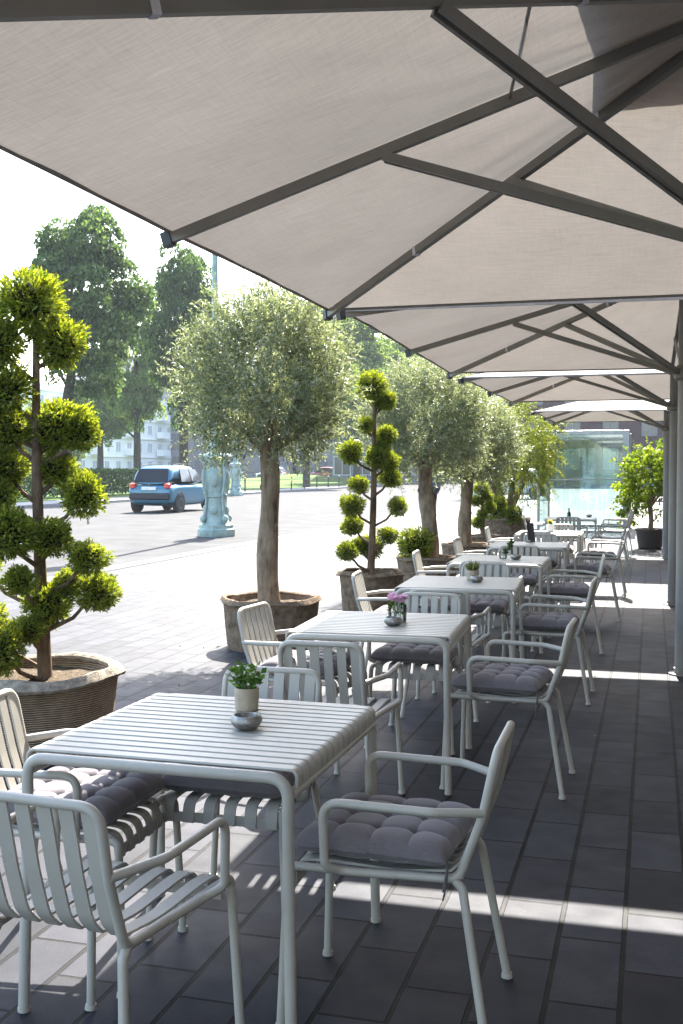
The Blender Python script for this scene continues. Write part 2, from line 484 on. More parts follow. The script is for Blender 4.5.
# ------------------------------------------------------------------ camera
cam = bpy.data.cameras.new('camera'); co = bpy.data.objects.new('camera', cam); COL.objects.link(co)
cam.sensor_fit = 'VERTICAL'; cam.sensor_height = 36; cam.sensor_width = 24
cam.lens = 36*1100/1024
co.location = (0, 0, 1.55)
co.rotation_euler = (PI/2-.03887, 0, .27482)
cam.clip_end = 3000
SC.camera = co

# ------------------------------------------------------------------ light
SUN_EL, SUN_AZ = R(45.2), R(-5.0)           # azimuth from +Y towards +X
w = bpy.data.worlds.new('World'); SC.world = w; w.use_nodes = True
wt = w.node_tree
sky = wt.nodes.new('ShaderNodeTexSky'); sky.sky_type = 'NISHITA'; sky.sun_disc = False
sky.sun_elevation = SUN_EL; sky.sun_rotation = SUN_AZ
sky.air_density = 1.2; sky.dust_density = 2.0; sky.ozone_density = 1.0
wt.links.new(sky.outputs[0], wt.nodes['Background'].inputs[0])
wt.nodes['Background'].inputs[1].default_value = .125
sl = bpy.data.lights.new('sun', 'SUN'); so = bpy.data.objects.new('sun', sl); COL.objects.link(so)
sl.energy = 4.3; sl.angle = R(.53); sl.color = (1, .95, .87)
sd = Vector((math.sin(SUN_AZ)*math.cos(SUN_EL), math.cos(SUN_AZ)*math.cos(SUN_EL), math.sin(SUN_EL)))
so.rotation_euler = (-sd).to_track_quat('-Z', 'Y').to_euler(); so.location = (5, 20, 40)
SC.view_settings.view_transform = 'Standard'; SC.view_settings.look = 'None'
SC.view_settings.gamma = 1; SC.view_settings.use_curve_mapping = False
SC.view_settings.exposure = 2.72
cy = SC.cycles
cy.use_denoising = True; cy.max_bounces = 8; cy.diffuse_bounces = 4; cy.glossy_bounces = 3
cy.transparent_max_bounces = 12; cy.transmission_bounces = 4; cy.volume_bounces = 0
cy.sample_clamp_indirect = 6; cy.caustics_reflective = False; cy.caustics_refractive = False

# ------------------------------------------------------------------ ground
def sheet(name, x0, x1, y0, y1, z, mat):
    mb = MB(); mb.add([(x0, y0, z), (x1, y0, z), (x1, y1, z), (x0, y1, z)], [(0, 1, 2, 3)])
    return tag(mb.build(name, mat, None, False), kind='structure')
sheet('ground', -900, 900, -300, 1500, -.02, M['earth'])
sheet('road', -24.0, -7.9, -60, 420, -.008, M['asphalt'])
sheet('pavement', -7.9, 60, -60, 130, 0, M['paver'])
sheet('road_marking', -8.35, -8.0, -60, 400, -.002, M['marking'])
def slab(name, x0, x1, y0, y1, z0, z1, mat, bev=0):
    mb = MB(); mb.box(x0, x1, y0, y1, z0, z1, bev)
    return tag(mb.build(name, mat, None, False), kind='structure')
slab('kerb', -24.22, -24.0, -60, 420, -.02, .12, M['kerb'], .015)
slab('far_pavement', -26.6, -24.222, -60, 420, -.02, .105, M['far_pave'])
def lawn():
    mb = MB(); nx, ny = 24, 110
    xs = [-26.6-44*(i/nx)**1.3 for i in range(nx+1)]; ys = [-40+300*j/ny for j in range(ny+1)]
    rr = random.Random(3)
    md = [(rr.uniform(-48, -33), rr.uniform(115, 175), rr.uniform(3, 6), rr.uniform(.2, .45)) for _ in range(11)]
    def h(x, y):
        z = .11
        for a, b, s, t in md: z += t*math.exp(-((x-a)**2+(y-b)**2)/(s*s))
        return z+.03*math.sin(x*1.7+y*.9)*(1 if x < -27 else 0)
    vs = [(x, y, h(x, y)) for y in ys for x in xs]; n = nx+1
    fs = [(j*n+i+1, j*n+i, (j+1)*n+i, (j+1)*n+i+1) for j in range(ny) for i in range(nx)]
    mb.add(vs, fs); return tag(mb.build('lawn', M['lawn']), kind='structure')
lawn()

# ------------------------------------------------------------------ tables
def make_table():
    t = thing('cafe_table', 'x', 'table')
    Wx, Dy = .825, .90
    top = MB(); n = 15; y0 = -Dy/2+.036; pitch = (Dy-.072)/n
    hw = pitch*.5-.0062
    prof = [(-hw*.9, -.007), (-hw, -.002), (-hw*.85, .0025), (-hw*.5, .0052), (0, .006), (hw*.5, .0052), (hw*.85, .0025), (hw, -.002), (hw*.9, -.007)]
    for k in range(n):
        y = y0+pitch*(k+.5)
        path = fillet([(-Wx/2+.008, y, .700), (-Wx/2+.006, y, .744), (Wx/2-.006, y, .744), (Wx/2-.008, y, .700)], .06, 8)
        top.sweep(path, [(a, b) for a, b in prof], None)
    top.build('tabletop', M['paint'], t)
    for s in (-1, 1):
        fr = MB(); y = s*(Dy/2-.018)
        fr.tube(fillet([(-Wx/2+.02, y, .60), (-Wx/2+.02, y, .731), (Wx/2-.02, y, .731), (Wx/2-.02, y, .60)], .058, 7), .0165, 12)
        fr.build('frame_tube', M['paint'], t)
        for sx in (-1, 1):
            lg = MB(); x = sx*(Wx/2-.02)
            lg.tube([(x, y, .601), (x+sx*.012, y+s*.012, .012)], .0163, 12)
            lg.tube([(x+sx*.012, y+s*.012, .012), (x+sx*.012, y+s*.012, 0)], .018, 12)
            lg.build('leg', M['paint'], t)
    for sx in (-1, 1):
        rb = MB(); x = sx*(Wx/2-.013)
        rb.tube([(x, -Dy/2+.03, .688), (x, Dy/2-.03, .688)], .0135, 10)
        rb.build('side_rail', M['paint'], t)
    return t

# ------------------------------------------------------------------ chairs
def make_chair():
    t = thing('slatted_armchair', 'x', 'chair')
    RX = .182
    sx_ = [-.15, -.09, -.03, .03, .09, .15]
    hw, th = .0195, .0035
    prof = [(-hw, -th), (hw, -th), (hw, th), (-hw, th)]
    bk = MB(); st = MB()
    for x in sx_:
        back = fillet([(x, -.283, .792), (x, -.243, .62), (x, -.205, .50), (x, -.165, .462)], [.4, .25], 4)
        bk.sweep(back, prof, (0, 1, .2))
        seat = fillet([(x, -.165, .462), (x*1.07, -.02, .452), (x*1.16, .185, .468), (x*1.19, .262, .462), (x*1.19, .272, .392)], [.5, .5, .05], 6)
        st.sweep(seat, prof, (0, .3, 1))
    st.box(-.20, .20, .262, .268, .392, .424)
    bk.build('backrest', M['paint'], t); st.build('seat', M['paint'], t)
    fr = MB(); r = .0125
    up = fillet([(-RX, -.19, .452), (-RX, -.252, .62), (-RX, -.29, .80), (RX, -.29, .80), (RX, -.252, .62), (RX, -.19, .452)], [.3, .055, .055, .3], 7)
    fr.tube(up, r, 12)
    fr.build('back_frame', M['paint'], t)
    for s in (-1, 1):
        x = s*RX
        rl = MB()
        rl.tube(fillet([(x, -.215, .52), (x, -.19, .445), (x*1.13, .10, .448), (x*1.19, .235, .452)], [.05, .2], 6), r, 12)
        rl.build('seat_rail', M['paint'], t)
        lf = MB()
        xf = x*1.19
        lf.tube(fillet([(xf, .233, .452), (xf+s*.002, .279, .452), (xf+s*.006, .285, .36), (xf+s*.022, .298, .012)], [.04, .2], 6), r, 12)
        lf.tube([(xf+s*.022, .298, .014), (xf+s*.023, .2985, 0)], .0155, 12, [1, 1.12])
        lf.build('leg', M['paint'], t)
        lr = MB()
        lr.tube(fillet([(x, -.17, .452), (x+s*.002, -.20, .42), (x+s*.05, -.272, .012)], [.04], 6), r, 12)
        lr.tube([(x+s*.05, -.272, .014), (x+s*.051, -.2725, 0)], .0155, 12, [1, 1.12])
        lr.build('leg', M['paint'], t)
        ar = MB()
        ar.tube(fillet([(x*1.09, -.02, .447), (x*1.15+s*.012, .13, .452), (x+s*.078, .165, .475), (x+s*.078, .172, .652), (x+s*.075, -.13, .645), (x+s*.004, -.255, .632)], [.05, .03, .05, .06], 7), r*.98, 12)
        ar.build('armrest', M['paint'], t)
    return t

def make_cushion():
    t = thing('seat_cushion', 'x', 'cushion')
    n = 48; S = .212; H = .060
    vs = []; fs = []
    rr = random.Random(11)
    ph = [rr.uniform(0, 6) for _ in range(6)]
    def edge(u, v):
        # a square outline with drawn-in tufted sides
        return 1-.028*(abs(math.sin(2*PI*v))**.5 < .35)
    for side in (1, -1):
        for j in range(n+1):
            for i in range(n+1):
                u = -1+2*i/n; v = -1+2*j/n
                e = max(0, (1-abs(u)**7))**.42*max(0, (1-abs(v)**7))**.42
                pu = abs(math.sin(2*PI*u)); pv = abs(math.sin(2*PI*v))
                puff = (.80+.20*min(pu, .95)**.5)*(.80+.20*min(pv, .95)**.5)
                tuft = math.exp(-((pu/.35)**2+(pv/.35)**2))*(1 if max(abs(u), abs(v)) < .8 else 0)
                z = H*e*(puff-.34*tuft)*(.62 if side < 0 else 1)
                z += .004*e*math.sin(5*u+ph[0])*math.sin(4*v+ph[1])
                k = 1+.03*(abs(u*v)**2)
                vs.append((u*S*k, v*S*k, side*z))
    m = (n+1)**2
    for sd_, o in ((1, 0), (-1, m)):
        for j in range(n):
            for i in range(n):
                a, b, c, d = o+j*(n+1)+i, o+j*(n+1)+i+1, o+(j+1)*(n+1)+i+1, o+(j+1)*(n+1)+i
                fs.append((a, b, c, d) if sd_ > 0 else (d, c, b, a))
    mb = MB(); mb.add(vs, fs); mb.build('pad', M['cushion'], t)
    pp = MB(); rad = .212
    pp.tube(fillet([(-.2, 0, 0), (-.213, -.213, 0), (.213, -.213, 0), (.213, .213, 0), (-.213, .213, 0), (-.213, 0, 0)], .02, 3), .0045, 6)
    pp.build('piping', M['cushion'], t)
    for s in (-1, 1):
        st = MB()
        st.tube(fillet([(s*.19, -.19, .0), (s*.192, -.212, .02), (s*.188, -.218, -.02), (s*.18, -.21, -.09), (s*.172, -.20, -.135)], .02, 3), .0028, 5)
        st.tube(fillet([(s*.19, -.19, .0), (s*.188, -.214, .015), (s*.195, -.216, -.03), (s*.192, -.205, -.10)], .02, 3), .0026, 5)
        st.build('tie', M['cushion'], t)
    return t

table0, chair0, cush0 = make_table(), make_chair(), make_cushion()
used = {'t': 0, 'c': 0, 'k': 0}
def put(proto, key, loc, rz, label, group):
    if not used[key]:
        used[key] = 1; proto.location = loc; proto.rotation_euler = (0, 0, rz); proto['label'] = label; proto['group'] = group
        return proto
    return dup(proto, loc, rz, label, group)
TG, CG, KG = 'slatted tables in a row under the parasols', 'slatted armchairs around the tables', 'tufted cushions on the armchairs'
DESC = ['the nearest table', 'the pink flower table', 'the succulent table', 'the green sprig table', 'the menu card table', 'the yellow flower table', 'the last table']
TPOS = [(-1.305, 3.17, -.012), (-1.345, 5.56, .05), (-1.29, 7.71, .05), (-1.29, 9.77, .01), (-1.25, 11.8, .04), (-1.24, 14.1, .02), (-1.27, 18.4, .05)]
TLAB = ['pale grey slatted table closest to the camera, leafy herb pot on it', 'pale grey slatted table carrying pink flowers in a glass', 'pale grey slatted table with a spiky succulent pot on it',
        'pale grey slatted table with a green sprig in a glass', 'pale grey slatted table with a black menu card standing on it', 'pale grey slatted table with a small pale yellow flower vase', 'last slatted table of the row, beside the glass enclosure']
for (x, y, a), l in zip(TPOS, TLAB): put(table0, 't', (x, y, 0), a, l, TG)
# per table: side -> (origin, heading, cushion?)
def chair(i, side, x, y, rz, cushion):
    words = {'near': 'with its back to the camera at', 'far': 'facing the camera across', 'left': 'on the plant side of', 'right': 'on the pole side of'}[side]
    put(chair0, 'c', (x, y, 0), rz, ('pale slatted armchair %s %s' % (words, DESC[i])), CG)
    if cushion:
        c = put(cush0, 'k', (x, y, .506), rz+random.uniform(-.09, .09), 'grey tufted cushion on the armchair %s %s' % ({'near': 'backing onto the camera at', 'far': 'facing the camera at', 'left': 'on the plant side of', 'right': 'on the pole side of'}[side], DESC[i]), KG)
        o = Vector((math.cos(rz+PI/2), math.sin(rz+PI/2), 0))
        c.location = Vector((x, y, .504))+o*random.uniform(.04, .06)
        c.scale = (random.uniform(.97, 1.03), random.uniform(.97, 1.02), random.uniform(.86, 1.06))
chair(0, 'near', -1.325, 2.475, -.09, False)
chair(0, 'far', -1.35, 3.57, PI+.02, True)
chair(0, 'left', -1.79, 3.11, -PI/2+.04, True)
chair(0, 'right', -.68, 3.08, PI/2+.01, True)
chair(1, 'near', -1.37, 4.79, .02, False)
chair(1, 'far', -1.27, 6.17, PI, True)
chair(1, 'left', -1.80, 5.60, -PI/2-.1, True)
chair(1, 'right', -.655, 5.45, PI/2-.03, True)
for i in range(2, 7):
    tx, ty, ta = TPOS[i]; rd = random.Random(50+i)
    j = lambda s=.05: rd.uniform(-s, s)
    chair(i, 'near', tx-.02+j(), ty-.72+j(), j(), i in (3, 5))
    if i < 6: chair(i, 'far', tx+.03+j(), ty+.63+j(), PI+j(), True)
    chair(i, 'left', tx-.49+j(.03), ty+j(), -PI/2+j(.1), i in (2, 4))
    chair(i, 'right', tx+.64+j(.03), ty-.08+j(), PI/2+j(.06), i != 6)
# the loose chair in the sun past the end of the row
put(chair0, 'c', (-.62, 20.35, 0), PI/2-.15, 'pale slatted armchair standing alone in the sun beside the potted citrus tree', CG)
put(chair0, 'c', (.62, 20.7, 0), -PI/2+.5, 'pale slatted armchair half hidden behind the parasol poles near the citrus pot', CG)

# ------------------------------------------------------------------ things on the tables
def herb_pot(x, y):
    t = thing('potted_herb', 'round leafed green herb in a small beige concrete pot on nearest table', 'potted plant', (x, y, .752))
    p = MB(); p.lathe([(.030, 0), (.034, .004), (.0365, .045), (.036, .068), (.032, .068), (.031, .058), (.001, .057)], 24); p.build('pot', M['concrete_pot'], t)
    s = MB(); s.lathe([(.0305, .054), (.0305, .060), (.001, .061)], 16); s.build('soil', M['soil'], t)
    rng = np.random.default_rng(5); n = 95
    st = MB()
    P = []; D = []; L = []; Wd = []
    for k in range(13):
        a = rng.uniform(0, 2*PI); ln = rng.uniform(.04, .085); tilt = rng.uniform(.1, .75)
        d = np.array([math.cos(a)*math.sin(tilt), math.sin(a)*math.sin(tilt), math.cos(tilt)])
        b = np.array([math.cos(a)*.012, math.sin(a)*.012, .058])
        st.tube([b, b+d*ln], .0013, 5)
        for q in range(8):
            u = .35+.65*q/7; pp = b+d*ln*u
            aa = rng.uniform(0, 2*PI)
            P.append(pp); D.append(np.array([math.cos(aa), math.sin(aa), rng.uniform(-.1, .7)])); L.append(rng.uniform(.018, .032)); Wd.append(rng.uniform(.013, .022))
    st.build('stem', M['herb_leaf'], t)
    leaf_mesh('foliage', np.array(P), np.array(D), L, Wd, M['herb_leaf'], rng, .08, t)
    return t
herb_pot(-1.285, 3.40).scale = (1.12, 1.12, 1.12)

def make_ashtray():
    t = thing('ashtray', 'x', 'ashtray')
    p = MB()
    def wob(r, z, a, i):
        k = 1+.05*math.sin(9*a+i*1.3)*math.sin(5*a)*(0 if i > 6 else 1)
        return r*k, z
    p.lathe([(.026, 0), (.036, .006), (.046, .018), (.048, .030), (.043, .041), (.039, .044), (.037, .042), (.038, .030), (.034, .020), (.001, .019)], 32, wob=wob)
    p.build('bowl', M['steel'], t)
    s = MB(); s.lathe([(.034, .0195), (.034, .0225), (.001, .024)], 16); s.build('ash', M['ash'], t)
    return t
ash0 = make_ashtray(); used['a'] = 0
AG = 'round metal ashtrays on the tables'
put(ash0, 'a', (-1.192, 3.15, .752), 0, 'dented round metal ashtray in front of the leafy herb pot', AG)
put(ash0, 'a', (-1.262, 5.45, .752), 1, 'round metal ashtray under the pink flowers', AG)
put(ash0, 'a', (-1.185, 7.72, .752), 2, 'round metal ashtray before the spiky succulent pot', AG)
put(ash0, 'a', (-1.15, 9.75, .752), 3, 'round metal ashtray next to the glass with the green sprig', AG)

def flower_glass(x, y):
    t = thing('flower_glass', 'pink flowers in a small clear glass on the second table', 'flower vase', (x, y, .752))
    p = MB(); p.lathe([(.030, 0), (.034, .003), (.035, .085), (.033, .085), (.032, .006), (.001, .005)], 24); p.build('jar', M['jar_glass'], t)
    rng = np.random.default_rng(9)
    st = MB(); P = []; D = []; L = []; Wd = []
    PP = []; PD = []
    for k in range(7):
        a = 2*PI*k/7+rng.uniform(-.3, .3); q = rng.uniform(.01, .04)
        top = np.array([math.cos(a)*q, math.sin(a)*q, rng.uniform(.10, .128)])
        st.tube([(math.cos(a)*.01, math.sin(a)*.01, .01), tuple(top)], .0016, 5)
        for d in unit(rng, 60):
            d[2] = abs(d[2])*.9-.15; PP.append(top); PD.append(d)
    st.build('stem', M['herb_leaf'], t)
    leaf_mesh('blossom', np.array(PP), np.array(PD), rng.uniform(.018, .03, len(PP)), rng.uniform(.010, .016, len(PP)), M['petal'], rng, .12, t)
    a = rng.uniform(0, 2*PI, 34); b = np.stack([np.cos(a)*.018, np.sin(a)*.018, rng.uniform(.03, .09, 34)], 1)
    dd = np.stack([np.cos(a)*.5, np.sin(a)*.5, rng.uniform(-.2, .9, 34)], 1)
    leaf_mesh('leaves', b, dd, rng.uniform(.02, .04, 34), rng.uniform(.012, .02, 34), M['herb_leaf'], rng, .1, t)
    return t
flower_glass(-1.275, 5.60).scale = (1.4, 1.4, 1.05)

def succulent(x, y):
    t = thing('potted_succulent', 'spiky yellow green succulent in a grey pot on third table', 'potted plant', (x, y, .752))
    p = MB(); p.lathe([(.036, 0), (.042, .005), (.047, .06), (.046, .072), (.042, .072), (.040, .062), (.001, .060)], 24); p.build('pot', M['concrete_pot'], t)
    rng = np.random.default_rng(4); n = 46
    a = rng.uniform(0, 2*PI, n); tl = rng.uniform(.05, .85, n)
    D = np.stack([np.cos(a)*np.sin(tl), np.sin(a)*np.sin(tl), np.cos(tl)], 1)
    leaf_mesh('foliage', np.stack([np.cos(a)*.01, np.sin(a)*.01, np.full(n, .058)], 1), D, rng.uniform(.06, .10, n), rng.uniform(.010, .015, n), M['succulent'], rng, .06, t)
succulent(-1.235, 7.86)

def sprig_glass(x, y):
    t = thing('sprig_glass', 'dark green sprig leaning out of a small glass on fourth table', 'flower vase', (x, y, .752))
    p = MB(); p.lathe([(.028, 0), (.033, .004), (.034, .06), (.032, .06), (.030, .006), (.001, .005)], 20); p.build('jar', M['jar_glass'], t)
    rng = np.random.default_rng(14); n = 60
    u = rng.uniform(.2, 1, n); base = np.array([0, 0, .01]); d = np.array([.07, .0, .14])
    st = MB(); st.tube([base, base+d], .002, 5); st.build('stem', M['herb_leaf'], t)
    leaf_mesh('foliage', base+u[:, None]*d, unit(rng, n)+np.array([.4, 0, .5]), rng.uniform(.03, .05, n), rng.uniform(.014, .024, n), M['dark_leaf'], rng, .1, t)
sprig_glass(-1.27, 9.82)

def menu(x, y):
    t = thing('menu_stand', 'tilted black menu card standing on the fifth slatted table', 'menu card', (x, y, .752), 1.15)
    b = MB(); b.box(-.06, .06, -.03, .03, 0, .012, .003); b.build('base', M['black_card'], t)
    c = MB(); c.sweep([(0, -.012, .012), (.03, .03, .21)], [(-.075, -.002), (.075, -.002), (.075, .002), (-.075, .002)], (0, 1, 0)); c.build('card', M['black_card'], t)
menu(-1.27, 12.15)

def yellow_vase(x, y):
    t = thing('flower_vase', 'pale yellow flower in a milky white vase on sixth table', 'flower vase', (x, y, .752))
    p = MB(); p.lathe([(.040, 0), (.048, .006), (.048, .085), (.044, .10), (.041, .10), (.042, .012), (.001, .010)], 20); p.build('jar', M['white_trim'], t)
    rng = np.random.default_rng(3); n = 60
    D = unit(rng, n); D[:, 2] = np.abs(D[:, 2])
    leaf_mesh('blossom', np.tile([0, 0, .125], (n, 1)), D, rng.uniform(.03, .045, n), rng.uniform(.015, .02, n), M['petal_y'], rng, .1, t)
    leaf_mesh('leaves', np.tile([0, 0, .09], (24, 1)), unit(rng, 24)+np.array([0, 0, .6]), rng.uniform(.04, .06, 24), rng.uniform(.015, .025, 24), M['herb_leaf'], rng, .1, t)
yellow_vase(-1.24, 14.2)

def bottle(x, y):
    t = thing('dark_bottle', 'small dark bottle standing on the last table', 'bottle', (x, y, .752))
    p = MB(); p.lathe([(.040, 0), (.045, .005), (.045, .10), (.038, .125), (.016, .155), (.015, .205), (.018, .207), (.018, .215), (.001, .215)], 20); p.build('body', M['bottle'], t)
    s = MB(); s.lathe([(.0165, .212), (.0165, .235), (.001, .235)], 14); s.build('cap', M['cap'], t)
    return t
bottle(-1.30, 18.35).scale = (.7, .7, .7)
put(ash0, 'a', (-1.0, 18.75, .752), 3, 'round metal ashtray beside the dark bottle on the last table', AG)

# ------------------------------------------------------------------ parasols
def make_parasol(name, label, loc, rz, half, hy, z_edge, z_top, hub_z, scale_pole=1.0, group='large taupe parasols'):
    t = thing(name, label, 'parasol', loc, rz, group)
    zt, ze = z_top, z_edge
    corners = [(-half, -hy), (0, -hy), (half, -hy), (half, 0), (half, hy), (0, hy), (-half, hy), (-half, 0)]
    T0 = .10
    # canopy: eight panels, each with a little sag between its ribs
    mb = MB(); nu, nv = 22, 26
    for k in range(8):
        a = corners[k]; b = corners[(k+1) % 8]
        vs = []
        for j in range(nv+1):
            tt = T0+(1-T0)*j/nv
            for i in range(nu+1):
                s = i/nu
                x = (a[0]*(1-s)+b[0]*s)*tt; y = (a[1]*(1-s)+b[1]*s)*tt
                z = zt+(ze-zt)*tt
                z -= .055*math.sin(PI*s)*math.sin(PI*min(1, tt*1.02))*1.0
                z += (.010*math.sin(7*s*PI+k)*max(0, 1-tt)**1.5+.0035*math.sin(23*s+3*k)*math.sin(17*tt+k))*math.sin(PI*s)
                inn = .012*math.sin(PI*s)*tt**6
                r_ = math.hypot(x, y)+1e-6
                vs.append((x*(1-inn/r_), y*(1-inn/r_), z))
        n = nu+1
        mb.add(vs, [(j*n+i, (j+1)*n+i, (j+1)*n+i+1, j*n+i+1) for j in range(nv) for i in range(nu)])
    can = mb.build('canopy', M['fabric'], t)
    hm = MB()
    for k in range(8):
        a = corners[k]; b = corners[(k+1) % 8]; pts = []
        for i in range(10):
            s = i/9; x = a[0]*(1-s)+b[0]*s; y = a[1]*(1-s)+b[1]*s
            inn = .012*math.sin(PI*s); r_ = math.hypot(x, y)
            pts.append((x*(1-inn/r_), y*(1-inn/r_), ze-.004))
        hm.sweep(pts, [(-.003, -.008), (.003, -.008), (.003, .008), (-.003, .008)], (0, 0, 1))
    hm.build('hem', M['hem'], can)
    # vent flap above the opening
    cd = MB(); a_ = Vector((corners[0][0], corners[0][1], ze-.03)); b_ = Vector((corners[7][0], corners[7][1], ze-.03)); tp_ = Vector((0, 0, zt-.03))
    cd.tube([tp_.lerp(a_, .33), tp_.lerp(b_, .40)], .006, 6); cd.build('brace_rod', M['frame'], t)
    vf = MB(); vs = []; nq = 12; q = half*.285
    for j in range(nq+1):
        for i in range(nq+1):
            u = -1+2*i/nq; v = -1+2*j/nq
            m_ = max(abs(u), abs(v))
            vs.append((u*q*(1-.06*(1-abs(v))*abs(u)), v*q*(1-.06*(1-abs(u))*abs(v)), zt+.045+(ze-zt)*.285*m_+.02*math.sin(4*u+3*v)*m_))
    vf.add(vs, [(j*(nq+1)+i, j*(nq+1)+i+1, (j+1)*(nq+1)+i+1, (j+1)*(nq+1)+i) for j in range(nq) for i in range(nq)])
    vf.build('vent_flap', M['fabric'], t)
    for k in range(8):
        c = Vector((corners[k][0], corners[k][1], ze-.03)); top = Vector((0, 0, zt-.03))
        d = (c-top); dn = d.normalized()
        rb = MB()
        rb.sweep([top+dn*.09, c+dn*.015], [(-.015, -.022), (.015, -.022), (.015, .018), (-.015, .018)], (0, 0, 1))
        rib = rb.build('rib', M['frame'], t, False)
        ec = MB()
        ec.sweep([c-dn*.01, c+dn*.028], [(-.023, -.030), (.023, -.030), (.023, .026), (-.023, .026)], (0, 0, 1)); ec.build('end_cap', M['cap'], rib, False)
        corner = k % 2 == 0
        if corner:
            for f in (.27, .70):
                sp_ = MB(); p = top+d*f
                sp_.sweep([p-dn*.012, p+dn*.012], [(-.0175, -.025), (.0175, -.025), (.0175, .021), (-.0175, .021)], (0, 0, 1))
                sp_.build('strap', M['strap'], rib, False)
        f = .43 if corner else .60
        at = top+d*f-Vector((0, 0, .035))
        side = Vector((dn.x, dn.y, 0)).normalized()
        foot = side*.075+Vector((0, 0, hub_z))
        stt = MB()
        dd = (at-foot).normalized()
        for sgn in (-1, 1):
            off = Vector((0, 0, 1)).cross(side)*(.019*sgn)
            stt.sweep([foot+off*.6, at+off*1.0+dd*.02], [(-.008, -.017), (.008, -.017), (.008, .017), (-.008, .017)], (0, 0, 1))
        stt.build('strut', M['frame'], t, False)
    pl = MB(); rp = .052*scale_pole
    ps = [(-rp, -rp*.55), (-rp*.55, -rp), (rp*.55, -rp), (rp, -rp*.55), (rp, rp*.55), (rp*.55, rp), (-rp*.55, rp), (-rp, rp*.55)]
    pl.sweep([(0, 0, 0), (0, 0, zt+.06)], ps, (0, 1, 0)); pl.build('pole', M['pole'], t, True, 50)
    hb = MB(); hb.lathe([(.062, hub_z-.06), (.085, hub_z-.04), (.09, hub_z+.025), (.066, hub_z+.05), (.06, hub_z+.06)], 16); hb.build('hub', M['frame'], t)
    hc = MB(); hc.lathe([(.05, zt-.10), (.10, zt-.075), (.105, zt-.02), (.06, zt-.005)], 16); hc.build('crown_hub', M['frame'], t)
    bs = MB(); bs.lathe([(.10, .001), (.10, .012), (.058, .016), (.062, .05), (.054, .052)], 20); bs.build('base_plate', M['frame'], t)
    fn = MB(); fn.lathe([(.03, zt+.05), (.035, zt+.07), (.02, zt+.11), (.001, zt+.115)], 12); fn.build('finial', M['cap'], t)
    return t
make_parasol('parasol', 'nearest taupe parasol filling the top, its ribs and struts seen from below', (.38, 4.03, 0), 0, 2.22, 2.21, 2.49, 3.19, 2.29)
UP = [('second taupe parasol, just past the nearest canopy, its pole cut by the right edge', (.235, 8.65), .03, 2.10, 2.20),
      ('third taupe parasol, its pole second in the line of poles', (.24, 13.1), 0.0, 2.10, 2.03),
      ('farthest taupe parasol of the row, above the glass enclosure', (.24, 19.9), 0, 2.08, 2.05)]
UP.append(('unseen taupe parasol added behind the viewpoint to shade the terrace', (.235, -.47), 0, 2.10, 2.14))  # out of view, added to block sky light from behind the camera
for l, (x, y), a, h, hy in UP:
    make_parasol('parasol', l, (x, y, 0), a, h, hy, 2.505 if 8 < y < 9 else 2.475, 3.08, 2.27)

# ------------------------------------------------------------------ planters
def make_planter(x, y, r, h, label, woven, seed, mat=None):
    t = thing('planter', label, 'planter', (x, y, 0), 0, 'planters along the terrace edge')
    rd = random.Random(seed); ph = [rd.uniform(0, 6.28) for _ in range(4)]
    def wob(rr, z, a, i):
        k = 1+.018*math.sin(3*a+ph[0])+.012*math.sin(7*a+ph[1])+(.012*math.sin(11*a+z*9+ph[2]) if not woven else 0)
        return rr*k, z*(1+.015*math.sin(2*a+ph[3]))
    p = MB(); n = 10
    prof = [(r*((.86 if woven else .88)+(.14 if woven else .12)*(i/n)**.75), h*i/n) for i in range(n+1)]
    prof += [(r*.95, h*.985), (r*.9, h*.86)]
    p.lathe(prof, 48, wob=wob); p.build('pot', mat or (M['woven'] if woven else M['burlap']), t)
    s = MB()
    def ws(rr, z, a, i): return rr, z+.015*math.sin(5*a+rr*30+ph[1])
    s.lathe([(r*.93, h*.80), (r*.93, h*.86), (r*.7, h*.875), (r*.45, h*.885), (r*.2, h*.90), (.001, h*.9)], 32, wob=ws); s.build('soil', M['soil'], t)
    # rolled, rumpled cloth over the rim
    c = MB(); m = 72; vs = []; k = 9
    for j in range(m):
        a = 2*PI*j/m
        bulge = (1 if woven else .62)+.28*math.sin(5*a+ph[2])*math.sin(2*a+ph[0])+.3*rd.uniform(-.5, .5)
        rr = r*(.985+.03*math.sin(3*a+ph[1])); zz = h*(1.0+.02*math.sin(4*a+ph[3]))
        for q in range(k):
            b = 2*PI*q/k
            vs.append(((rr+.038*bulge*math.cos(b)*(1.0 if woven else 1.1))*math.cos(a), (rr+.038*bulge*math.cos(b)*(1.0 if woven else 1.1))*math.sin(a), zz+.024*bulge*math.sin(b)-(.02 if math.cos(b) > .5 else 0)))
    c.add(vs, [(j*k+q, ((j+1) % m)*k+q, ((j+1) % m)*k+(q+1) % k, j*k+(q+1) % k) for j in range(m) for q in range(k)])
    c.build('rim_cloth', M['rim_cloth'] if woven else M['burlap'], t)
    return t
make_planter(-3.30, 5.40, .45, .43, 'woven tapered planter holding the big cloud-pruned conifer at left', True, 1)
make_planter(-3.19, 9.02, .42, .43, 'burlap wrapped planter under the nearest olive tree', False, 2)
make_planter(-2.94, 11.62, .35, .43, 'burlap wrapped planter under the smaller cloud-pruned conifer', False, 3)
make_planter(-2.84, 14.2, .40, .40, 'low burlap planter of the second olive tree with a small shrub', False, 4)
make_planter(-2.80, 17.1, .37, .38, 'burlap planter of the third olive tree behind white chairs', False, 5)
make_planter(-2.86, 19.3, .33, .38, 'narrow planter of the thin conifer behind the third olive', False, 6)
make_planter(-2.80, 21.8, .50, .58, 'tall brown planter of the light green spreading tree', False, 7)
